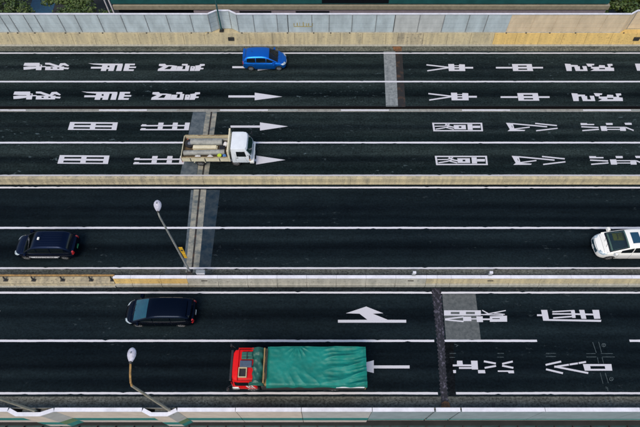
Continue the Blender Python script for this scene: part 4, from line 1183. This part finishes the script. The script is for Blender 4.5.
# white minivan at the right edge, heading left
st = [(-2.44, .72, .50, .95, 1.1), (-2.38, .86, .32, 1.0, 1.15), (-2.0, .915, .24, 1.02, 1.15), (-.6, .925, .2, 1.02, 1.12), (.6, .925, .2, 1.0, 1.12), (1.4, .91, .21, .97, 1.10), (1.95, .88, .24, .88, 1.0), (2.28, .78, .28, .76, .86), (2.46, .56, .38, .62, .70)]
a = at(591.0, 242, .65); yb_ = at(615, 257.6).y
van, cv, bvv = car('white minivan with a dark sunroof cut by the right edge of the picture', 'minivan', 'minivan', (a.x + 2.62, yb_ + .68, 0.006), R(180), dict(
    w=.925, l=4.92, r=.34, axles=(-1.45, 1.5), paint='whitep', stations=st, zl=.2, zb=1.1, wb=.87, wr=.70, crown=.05, plan=.08,
    prof=[(1.92, 1.03), (.55, 1.72), (.1, 1.86), (-.9, 1.88), (-2.1, 1.82), (-2.38, 1.1)], wind=(1.74, .60), rear=(-2.16, .93), wglass='ws_clear', dash='dash_blue', floor='dash_blue',
    side=[(1.05, .30), (.22, -.85), (-.92, -2.0)], mirror=1.42, seams=(1.1, .24, -.9), handles=(.1, -.75), head=(2.14, .66, .80, .15, .09), tail=(-2.40, .78, 1.05, .09, .26), grille=(.62, .50, .17), grillem='grille_blue'))
MB().box(.50, 1.30, -.66, -.10, 1.20, 1.225, .01).box(.45, .80, -.70, -.30, 1.226, 1.27, .015).build('reflection_board', M['reflection_yellow'], van)  # added boards, coloured as the yellow reflection in the windscreen
cv.top_patch('sunroof', M['glass_blue'], van, cv.v_of(.36), cv.v_of(-.16), -.60, .60, .012)
MB().tube([(-.62, 0, 1.88), (-.74, 0, 1.99)], .014, 6).build('antenna', M['wood_pale'], van)

# black minivan, near carriageway, heading left
st = [(-2.33, .66, .48, .88, 1.02), (-2.28, .80, .30, .93, 1.06), (-1.9, .885, .22, .95, 1.05), (-.6, .895, .19, .95, 1.02), (.6, .895, .19, .93, 1.02), (1.4, .88, .2, .90, 1.0), (1.85, .85, .22, .80, .92), (2.18, .74, .27, .66, .76), (2.36, .5, .36, .54, .60)]
a, b = at(125.3, 312, .6), at(197, 312, .6); yb_ = at(160, 324.6).y
blk, ck, bvk = car('glossy black minivan ahead of the curved arrow in the nearest carriageway', 'minivan', 'minivan', ((a.x + b.x) / 2, yb_ + .66, 0.006), R(180), dict(
    w=.895, l=4.72, r=.33, axles=(-1.4, 1.45), paint='blackp', stations=st, zl=.19, zb=1.0, wb=.85, wr=.68, crown=.06, plan=.1,
    prof=[(1.80, .93), (.72, 1.48), (.2, 1.62), (-.8, 1.64), (-1.95, 1.56), (-2.24, 1.0)], wind=(1.62, .66), rear=(-2.02, .93), wglass='glass_reflection',
    side=[(1.1, .32), (.24, -.85), (-.92, -1.85)], mirror=1.25, seams=(1.15, .26, -.88), handles=(.1, -.75), head=(2.02, .62, .70, .17, .07), tail=(-2.27, .72, 1.0, .10, .28), grille=(.5, .45, .08), rim='rim'))
MB().box(-2.22, -1.98, -.56, .56, 1.53, 1.555, .01).build('roof_spoiler', M['blackp'], blk)

# ---- flatbed truck heading right
def twheel(t, x, y, r, w):
    return wheel(t, x, y, r, w)
p = at(219.4, 166.6)
fb = thing('flatbed_truck', 'white cab flatbed truck with an open tan bed carrying grey pipes', 'truck', (-7.87, p.y + .95, 0.006), 0.0, 'trucks driving on the expressway')
# local: rear x=-2.95, nose 2.9
for x in (-1.55, 1.45):
    for sd in (-1, 1): twheel(fb, x, sd * .92, .37, .24)
MB().box(-2.9, 1.0, -.42, -.30, .55, .74).box(-2.9, 1.0, .30, .42, .55, .74).box(-2.8, -2.7, -.3, .3, .56, .70).box(-.3, -.2, -.3, .3, .56, .70).build('chassis', M['steel_dark'], fb)
MB().box(-.6, .2, -.86, -.46, .42, .72, .03).build('fuel_tank', M['steel_dark'], fb)
MB().box(-2.92, .98, -1.02, 1.02, .86, .94, .01).build('bed_floor', M['bed_dark'], fb)
for sd in (-1, 1):
    MB().box(-2.92, .92, sd * 1.03 - .03, sd * 1.03 + .03, .84, 1.32, .012).build('side_gate', M['cream'], fb)
    MB().box(-2.88, .9, sd * 1.03 - .045, sd * 1.03 + .045, 1.322, 1.36, .01).build('gate_rail', M['bed_tan'], fb)
    for x in (-2.2, -1.0, .2):
        MB().box(x - .03, x + .03, sd * 1.072 - .012, sd * 1.072 + .012, .9, 1.28).build('latch', M['steel_dark'], fb)
    mg = MB().tube([(-1.55 + .5 * math.cos(a), sd * .93, .37 + .5 * math.sin(a)) for a in [R(20 + 14 * k) for k in range(11)]], .05, 6)
    mg.build('mudguard', M['cream'], fb)
MB().box(-2.98, -2.925, -1.06, 1.06, .84, 1.30, .012).build('tail_gate', M['bed_tan'], fb)
MB().box(-2.975, -2.93, -1.0, 1.0, 1.302, 1.34).build('gate_rail', M['cream'], fb)
for sd in (-1, 1):
    MB().box(-3.0, -2.93, sd * .82 - .16, sd * .82 + .16, .62, .76, .01).build('tail_light', M['lamp_red'], fb)
    MB().box(.93, 1.07, sd * 1.0 - .07, sd * 1.0 + .07, .84, 2.18, .01).build('headboard_post', M['cream'], fb)
MB().box(.94, 1.04, -.93, .93, .94, 1.62, .01).build('headboard', M['cream'], fb)
MB().box(.94, 1.06, -.94, .94, 2.04, 2.16, .01).build('headboard_bar', M['cream'], fb)
MB().box(.96, 1.04, -.93, .93, 1.78, 1.84, .01).build('headboard_bar', M['cream'], fb)
def cab_loft(parent, x0, x1, w, zb, zt, zm, rake, m, name='cab'):
    """cab-over shell: lower box, raked windscreen front, rounded roof"""
    bm = bmesh.new()
    sec = [(zb, 1.0, 0.0), (zb + .25, 1.0, .02), (zm, .99, .0), (zm + .06, .975, -.03), (zt - .16, .90, -rake * .86), (zt - .03, .85, -rake), (zt, .76, -rake - .12)]
    rings = []
    for z, k, fx_ in sec:
        ww = w * k; b = x0 + (1 - k) * .35
        f = x1 + fx_; c = .12
        loop = [(b, -ww + .06), (b + .05, -ww), (f - .38, -ww), (f - c, -ww + .05), (f - .02, -ww + .22), (f, -ww * .35), (f, ww * .35), (f - .02, ww - .22), (f - c, ww - .05), (f - .38, ww), (b + .05, ww), (b, ww - .06)]
        rings.append([bm.verts.new((x, y, z)) for x, y in loop])
    n = len(rings[0])
    for a, b in zip(rings, rings[1:]):
        for k in range(n): bm.faces.new((a[k], a[(k + 1) % n], b[(k + 1) % n], b[k]))
    bm.faces.new(rings[0][::-1]); bm.faces.new(rings[-1])
    bmesh.ops.recalc_face_normals(bm, faces=bm.faces)
    me = bpy.data.meshes.new(name); bm.to_mesh(me)
    bv = BVHTree.FromBMesh(bm); bm.free()
    o = link(name, me, m, parent, True)
    try: me.set_sharp_from_angle(angle=R(35))
    except Exception: pass
    return o, bv
cab, bc = cab_loft(fb, 1.16, 2.86, .95, .55, 2.12, 1.22, .36, M['cab_white'])
decal(bc, 'windshield', M['glass_green'], fb, (2.7, 0, 1.60), (0, .78, 0), (-.2, 0, .30), (-1, 0, -.3), 12, 6, .012)
for sd in (-1, 1):
    decal(bc, 'side_window', M['glass'], fb, (2.02, sd * .9, 1.56), (.40, 0, 0), (0, 0, .27), (0, -sd, 0), 8, 4, .010, corners=lambda u, v: (u * (1 - .12 * (v + 1)) if u > 0 else u, v))
    ribbon(bc, [(2.46 - .02 * k, 0, .62 + .07 * k) for k in range(10)], 'door_seam', M['trim'], fb, (0, -sd, 0), .008, .001)
    ribbon(bc, [(1.52, 0, .75 + .06 * k) for k in range(15)], 'door_seam', M['trim'], fb, (0, -sd, 0), .008, .001)
    MB().box(1.58, 1.74, sd * .955 - .015, sd * .955 + .015, 1.12, 1.17, .006).build('door_handle', M['trim'], fb)
    decal(bc, 'headlight', M['lamp_clear'], fb, (2.86, sd * .68, .86), (0, sd * .17, 0), (0, 0, .09), (-1, 0, 0), 4, 3, .012)
    MB().tube([(2.5, sd * .95, 1.5), (2.74, sd * 1.12, 1.62), (2.74, sd * 1.14, 1.5)], .014, 6).box(2.70, 2.78, sd * 1.15 - .09, sd * 1.15 + .09, 1.36, 1.66, .02).build('door_mirror', M['trim'], fb)
    MB().box(2.62, 2.72, sd * .93 - .02, sd * .93 + .03, .80, .90, .01).build('indicator', M['lamp_amber'], fb)
decal(bc, 'grille', M['trim'], fb, (2.86, 0, .98), (0, .46, 0), (0, 0, .07), (-1, 0, 0), 4, 3, .01)
MB().box(2.62, 2.98, -.96, .96, .42, .68, .04).build('bumper', M['whitep'], fb)
MB().box(2.982, 2.995, -.17, .17, .46, .62).build('number_plate', M['plate'], fb)
MB().tube([(2.72, .2, 1.33), (2.62, -.25, 1.48)], .012, 5).build('wiper', M['trim'], fb)
MB().tube([(2.72, .7, 1.33), (2.62, .3, 1.48)], .012, 5).build('wiper', M['trim'], fb)
fb.scale = (.945, 1.05, 1.0); fb.location.x -= .16; fb.location.y += .05
# its load: separate things
fx0, fy0 = fb.location.x - .02, fb.location.y
gl = 'load on the flatbed truck'
def load(name, label, cat, mb, m, loc=(0, 0, 0), parts=(), smooth=False, rz=0):
    t = mb.build(name, M[m], None, smooth)
    t.location = (fx0 + loc[0], fy0 + loc[1], loc[2]); t.rotation_euler = (0, 0, rz)
    tag(t, label, cat, gl)
    return t
def openpipe(L, r):
    mb = MB(); n = 20
    R_ = []
    for x, rr in ((-L / 2, r), (L / 2, r), (L / 2, r * .82), (-L / 2, r * .82)):
        R_.append([mb.bm.verts.new((x, rr * math.cos(2 * math.pi * k / n), rr * math.sin(2 * math.pi * k / n))) for k in range(n)])
    for i in range(4):
        a, b = R_[i], R_[(i + 1) % 4]
        for k in range(n): mb.bm.faces.new((a[k], a[(k + 1) % n], b[(k + 1) % n], b[k]))
    return mb
load('pipe', 'thick grey pipe lying along the far half of the flatbed', 'pipe', openpipe(2.5, .26), 'pipe_grey', (-.95, .50, 1.23), smooth=True)
load('pipe', 'long grey pipe lying along the near side of the flatbed', 'pipe', openpipe(3.2, .21), 'pipe_grey', (-1.05, -.48, 1.17), smooth=True, rz=R(2))
load('pipe', 'thin grey pipe against the far gate of the flatbed', 'pipe', openpipe(3.3, .12), 'pipe_grey', (-.8, .88, 1.08), smooth=True)
load('plank_stack', 'stack of pale boards between the two thick pipes on the flatbed', 'boards', MB().box(-.95, .95, -.17, .17, 0, .09, .01).box(-.9, .98, -.16, .16, .092, .18, .01).box(-.95, .9, -.17, .15, .182, .27, .01), 'cream', (-1.05, .05, .955))
sp = thing('spare_wheel', 'spare wheel lying at the tail of the flatbed', 'spare wheel', (fx0 - 2.30, fy0 + .42, .95), 0, gl)
mb = MB(); n = 24
prof = [(.19, .02), (.36, .0), (.40, .06), (.40, .17), (.36, .22), (.19, .20)]
rg = [[mb.bm.verts.new((rr * math.cos(6.2832 * k / n), rr * math.sin(6.2832 * k / n), z + .1)) for rr, z in prof] for k in range(n)]
for k in range(n):
    for j in range(6): mb.bm.faces.new((rg[k][j], rg[k][(j + 1) % 6], rg[(k + 1) % n][(j + 1) % 6], rg[(k + 1) % n][j]))
mb.build('tyre', M['rubber'], sp, True)
MB().tube([(0, 0, .14), (0, 0, .26)], .185, 20).build('rim', M['rim'], sp)
def lump(r, seed, sx=1, sy=1, sz=1):
    mb = MB(); bmesh.ops.create_icosphere(mb.bm, subdivisions=3, radius=r)
    for v in mb.bm.verts:
        v.co *= 1 + .35 * noise.noise(v.co * (1.6 / r) + Vector((seed, 0, 0)))
        v.co.x *= sx; v.co.y *= sy; v.co.z *= sz
    return mb
load('sack', 'white sack against the near gate of the flatbed, towards its tail', 'sack', lump(.17, 1, 1.4, .9, .8), 'sack', (-1.55, -.80, 1.05), smooth=True)
load('sack', 'white sack against the near gate at the middle of the flatbed', 'sack', lump(.17, 2, 1.4, .9, .8), 'sack', (-.55, -.82, 1.05), smooth=True)
load('bucket', 'lime green bucket at the front near corner of the flatbed', 'bucket', MB().tube([(0, 0, 0), (0, 0, .3)], [.13, .17], 16), 'lime', (.18, -.80, .945), smooth=True)
load('bag', 'small blue bag beside the headboard of the flatbed', 'bag', lump(.17, 3, 1, 1, .9), 'bluebag', (.55, -.76, 1.06), smooth=True)
load('bag', 'white bag between the pipes and the headboard of the flatbed', 'bag', lump(.2, 4, 1, 1, 1), 'sack', (.55, .38, 1.1), smooth=True)
load('rag', 'dull red rag on the far tail corner of the flatbed', 'rag', lump(.2, 6, 1.7, .8, .45), 'red_rag', (-2.3, .86, 1.06), smooth=True)
load('toolbox', 'dark toolbox near the headboard of the flatbed', 'toolbox', MB().box(-.22, .22, -.16, .16, 0, .24, .02).tube([(-.1, 0, .24), (-.1, 0, .3), (.1, 0, .3), (.1, 0, .24)], .014, 6), 'trim', (.3, .05, .945))

# ---- red truck under a green tarpaulin, heading left (built nose at +x, turned round)
tyc = (at(300, 345, 2.45).y + at(300, 388, 2.45).y) / 2 + .07
xn, xt = at(229.5, 367, 1.7).x, at(366, 367, 2.35).x
gt = thing('tarpaulin_truck', 'red cab truck carrying a load under a green tarpaulin in the nearest lane', 'truck', ((xn + xt) / 2, tyc, 0.006), R(180), 'trucks driving on the expressway')
HL = (xt - xn) / 2
w2 = 1.10
for x in (-HL + 1.9, HL - 1.35):
    for sd in (-1, 1): twheel(gt, x, sd * 1.02, .46, .30)
MB().box(-HL + .2, HL - .5, -.45, -.32, .6, .85).box(-HL + .2, HL - .5, .32, .45, .6, .85).box(-HL + .3, -HL + .4, -.32, .32, .62, .8).box(0, .1, -.32, .32, .62, .8).build('chassis', M['steel_dark'], gt)
cx1 = HL - 1.72
MB().box(-HL + .03, cx1 - .28, -w2, w2, 1.0, 1.14, .01).build('bed_floor', M['wood'], gt)
for sd in (-1, 1):
    MB().box(-HL + .03, cx1 - .28, sd * (w2 + .03) - .03, sd * (w2 + .03) + .03, .98, 1.86, .012).build('side_gate', M['steel_dark'], gt)  # dark colour stands for the shade along the bed side
MB().box(-HL - .02, -HL + .026, -w2 - .06, w2 + .06, .98, 1.62, .012).build('tail_gate', M['bed_tan'], gt)
for sd in (-1, 1):
    MB().box(-HL - .05, -HL + .0, sd * .9 - .18, sd * .9 + .18, .72, .88, .01).build('tail_light', M['lamp_red'], gt)
cab, bg_ = cab_loft(gt, cx1, HL - .12, 1.07, .80, 2.50, 1.5, .20, M['redp'])
decal(bg_, 'windshield', M['glass'], gt, (HL - .2, 0, 1.92), (0, .95, 0), (-.08, 0, .36), (-1, 0, -.1), 12, 6, .012)
for sd in (-1, 1):
    decal(bg_, 'side_window', M['glass'], gt, (HL - .85, sd * 1.04, 1.92), (.42, 0, 0), (0, 0, .30), (0, -sd, 0), 8, 4, .012)
    for k in range(3):
        x = cx1 + .22 + k * .16
        decal(bg_, 'stripe', M['whitep'], gt, (x, sd * 1.1, 1.32), (.05, 0, 0), (.0, 0, .32), (0, -sd, 0), 2, 5, .008, corners=lambda u, v: (u + 1.6 * v, v))
    MB().box(HL - .62, HL - .24, sd * 1.08 - .02, sd * 1.08 + .035, .95, 1.40, .02).build('door_panel', M['whitep'], gt)
    decal(bg_, 'headlight', M['lamp_clear'], gt, (HL, sd * .85, .95), (0, sd * .18, 0), (0, 0, .1), (-1, 0, 0), 4, 3, .012)
    MB().tube([(HL - .35, sd * 1.08, 2.2), (HL - .05, sd * 1.28, 2.25), (HL - .05, sd * 1.30, 2.0)], .018, 6).box(HL - .1, HL + .0, sd * 1.31 - .09, sd * 1.31 + .09, 1.65, 2.05, .02).build('door_mirror', M['trim'], gt)
    MB().box(HL - 1.45, HL - 1.28, sd * 1.075 - .015, sd * 1.075 + .02, 1.42, 1.47, .006).build('door_handle', M['trim'], gt)
decal(bg_, 'grille', M['trim'], gt, (HL, 0, 1.2), (0, .6, 0), (0, 0, .09), (-1, 0, 0), 4, 3, .01)
MB().box(HL - .45, HL - .10, -1.07, 1.07, .42, .80, .05).build('bumper', M['steel_dark'], gt)
MB().box(HL - .30, HL - .16, -.9, .9, 2.36, 2.42, .02).build('sun_visor', M['trim'], gt)
MB().box(HL - .098, HL - .085, -.17, .17, .5, .66).build('number_plate', M['plate'], gt)
# roof recess frame on the cab and the things carried on it
zr = 2.505
rx = HL - 1.12
MB().box(rx - .42, rx + .46, -.98 + 0, -.95, zr - .002, zr + .10).box(rx - .42, rx + .46, .95, .98, zr - .002, zr + .10).box(rx + .46, rx + .49, -.98, .98, zr - .002, zr + .10).build('roof_rack', M['redp'], gt)
def onroof(name, label, cat, lx, ly, mbs):
    o = thing(name, label, cat, (gt.location.x - lx, gt.location.y - ly, zr + .012), R(180), 'things carried on the red cab roof')
    for nm, m, mb in mbs: mb.build(nm, M[m], o)
    return o
onroof('folded_tarp', 'folded dark green tarp on the far part of the red cab roof', 'tarp', rx - .05, -.52,
       [('fold', 'tarp_dark', MB().box(-.34, .34, -.22, .22, 0, .10, .03)), ('fold', 'tarp_dark', MB().box(-.30, .32, -.20, .05, .101, .17, .03)), ('cord', 'trim', MB().box(-.03, .03, -.225, .225, .171, .185))])
onroof('crate', 'slate blue folded crate in the middle of the red cab roof', 'crate', rx + .0, -.02,
       [('casing', 'slate', MB().box(-.36, .36, -.2, .2, 0, .14, .02)), ('lid', 'slate', MB().box(-.34, .30, -.17, .15, .141, .165, .01))])
wb_ = onroof('wooden_box', 'open pale wooden box at the near side of the red cab roof', 'box', rx + .16, .48,
       [('side', 'wood_pale', MB().box(-.25, .25, -.29, -.24, 0, .16)), ('side', 'wood_pale', MB().box(-.25, .25, .24, .29, 0, .16)),
        ('side', 'wood_pale', MB().box(-.25, -.20, -.239, .239, 0, .158)), ('side', 'wood_pale', MB().box(.20, .25, -.239, .239, 0, .158)), ('bottom', 'trim', MB().box(-.199, .199, -.239, .239, 0, .02))])
# tarpaulin over the bed: one wrinkled cloth
def smooth01(a, b, x):
    t = max(0.0, min(1.0, (x - a) / (b - a))); return t * t * (3 - 2 * t)
def ridge(s): 
    s = s - math.floor(s); return (1 - abs(2 * s - 1)) ** 1.7
def tarp_z(u, v):
    """u 0..1 front to tail, v -1..1 across (+1 = far side of the road)"""
    x, y = u * 6.6, v * 1.2
    q = Vector((x * .55, y * .8, 3.1))
    z = .05 * noise.noise(q) + .035 * noise.noise(q * 2.3)
    z += .12 * math.exp(-((u - .30) / .17) ** 2) * (1 - .5 * v * v)                 # bulge of the load
    z -= .07 * smooth01(.6, .8, u) * (1 - v * v)
    wv = .25 * noise.noise(Vector((x * .6, y * .6, 9)))
    # fan of folds at the far side, a quarter of the way back
    dx, dy = x - 2.0, y - 1.35
    ang = math.atan2(-dy, dx); rad = math.hypot(dx, dy)
    z += .11 * ridge(ang * 2.6 + wv) * math.exp(-((rad - .55) / .33) ** 2) * smooth01(.15, .5, rad) * (.6 + .8 * noise.noise(Vector((ang * 2, rad, 4))))
    # long folds pulled towards the tail corner
    k = smooth01(.50, .74, u)
    z += .19 * k * ridge(1.5 * (y * 1.0 - .34 * (x - 4.2) + .9 * wv) + .15 * math.sin(x * 1.3)) * (.45 + .55 * noise.noise(Vector((x * .9, y * 1.3, 2))) + .3)
    z += .09 * k * ridge(3.4 * (y - .16 * x + wv) + .3) * smooth01(-.1, .6, noise.noise(Vector((x * .7, y * .9, 5))) + .3)
    # short creases on the near side
    z += .05 * ridge(1.9 * (y * .6 + x * .75 + wv)) * smooth01(-.1, -.75, v) * smooth01(.12, .25, u) * (1 - smooth01(.5, .65, u))
    z += .018 * noise.noise(Vector((x * 3.2 + y, y * 4.5, 1)))
    return z
NU, NV = 220, 96
xa_, xb_ = cx1 - .62, -HL - .05
zt0 = 2.22
rows = []
prof_v = []
for j in range(NV + 1):
    prof_v.append(-1 + 2 * j / NV)
hang = .75
bm = bmesh.new()
grid = []
for i in range(NU + 1):
    u = i / NU; row = []
    X = xa_ + (xb_ - xa_) * u
    for j in range(NV + 1):
        s = prof_v[j] * (1.16 + .24)                       # arc position across, metres
        yv = max(-1.16, min(1.16, s)); over = abs(s) - 1.16
        zz = zt0 + tarp_z(u, -yv / 1.16)
        yy = yv
        if over > 0:
            sg_ = 1 if s > 0 else -1
            zz -= over * 1.75 + .0
            yy = sg_ * (1.16 + .05 * math.sin(over * 4) + .022 * math.sin(X * 5.1 + 1.3 * math.sin(X * 2.2)) * min(1, over * 5))
        else:
            e = smooth01(.85, 1.0, abs(yv) / 1.16)
            zz -= .05 * e * e
        eu = min(u, 1 - u) * 6.6
        zz -= .06 * (1 - smooth01(0, .22, eu))
        row.append(bm.verts.new((X, yy, zz)))
    grid.append(row)
for a, b in zip(grid, grid[1:]):
    for k in range(NV): bm.faces.new((a[k], a[k + 1], b[k + 1], b[k]))
# tail flap
last = grid[-1]
prev = last
for k in range(1, 9):
    cur = [bm.verts.new((v.co.x - .01 * k * (.5 + .5 * math.sin(v.co.y * 7)), v.co.y, v.co.z - (.09 * k if abs(v.co.y) < 1.155 else 0.0001 * k))) for v in last]
    for j in range(NV):
        if abs(last[j].co.y) < 1.155 and abs(last[j + 1].co.y) < 1.155:
            bm.faces.new((prev[j], prev[j + 1], cur[j + 1], cur[j]))
    prev = cur
loose = [v for v in bm.verts if not v.link_faces]
for v in loose: bm.verts.remove(v)
bmesh.ops.recalc_face_normals(bm, faces=bm.faces)
me = bpy.data.meshes.new('tarpaulin'); bm.to_mesh(me); bm.free()
tp = link('tarpaulin', me, M['tarp'], None, True)
tp.location = gt.location; tp.rotation_euler = gt.rotation_euler
tag(tp, 'wrinkled green tarpaulin stretched over the load of the red cab truck', 'tarpaulin')
# load under the sheet, boxes that carry it
ld = thing('cargo', 'covered cargo boxes hidden below the green tarpaulin', 'cargo', (gt.location.x, gt.location.y, 0.006), R(180))
MB().box(-HL + .1, cx1 - .5, -1.1, 1.1, 1.145, 2.02, .04).build('boxes', M['wood'], ld)
# bunched tarp and timber rack behind the cab
fr = thing('timber_rack', 'pale timber rack standing between the red cab and the green tarpaulin', 'rack', (gt.location.x - (cx1 - .46), gt.location.y, 1.1), R(180))
for sd in (-1, 1):
    MB().box(-.05, .05, sd * .98 - .05, sd * .98 + .05, .05, 1.30, .01).build('post', M['wood'], fr)
for z, m in ((1.305, 'wood'), (.9, 'wood')):
    MB().box(-.045, .03, -1.02, 1.02, z, z + .1, .012).build('rail', M[m], fr)
MB().box(-.15, -.09, -.9, .85, 1.20, 1.32, .01).build('rail', M['steel_dark'], fr)
bt_ = MB()
bmesh.ops.create_grid(bt_.bm, x_segments=30, y_segments=90, size=1)
for v in bt_.bm.verts:
    u, w = v.co.x, v.co.y
    y = w * 1.16; x = u * (.42 + .07 * math.sin(w * 7) + .05 * noise.noise(Vector((w * 4, 0, 3))))
    z = .42 * math.sqrt(max(0, 1 - u * u)) + .10 * noise.noise(Vector((x * 4, y * 2.2, 0))) + .08 * ridge(y * 1.7 + x * 1.3 + .5 * noise.noise(Vector((x * 3, y * 2, 4)))) - .35 * smooth01(.9, 1.0, abs(w)) - .12 * noise.noise(Vector((0, y * 1.2, 7)))
    v.co = Vector((x, y, z))
bt = bt_.build('bunched_tarp', M['tarp_dark'], None, True)
bt.location = (gt.location.x - (cx1 - .02), gt.location.y, 2.12); bt.rotation_euler = (0, 0, R(180))
tag(bt, 'bunched dark green tarp heaped just behind the red cab', 'tarp')
# pale side rails along the bed edges at the tail
for sd, (xa2, xb2) in ((-1, (-HL + .1, -HL + 3.2)), (1, (-HL + .1, -HL + 1.8))):
    MB().box(xa2, xb2, sd * 1.20 - .03, sd * 1.20 + .03, 1.87, 1.93, .01).build('side_rail', M['white'], gt)
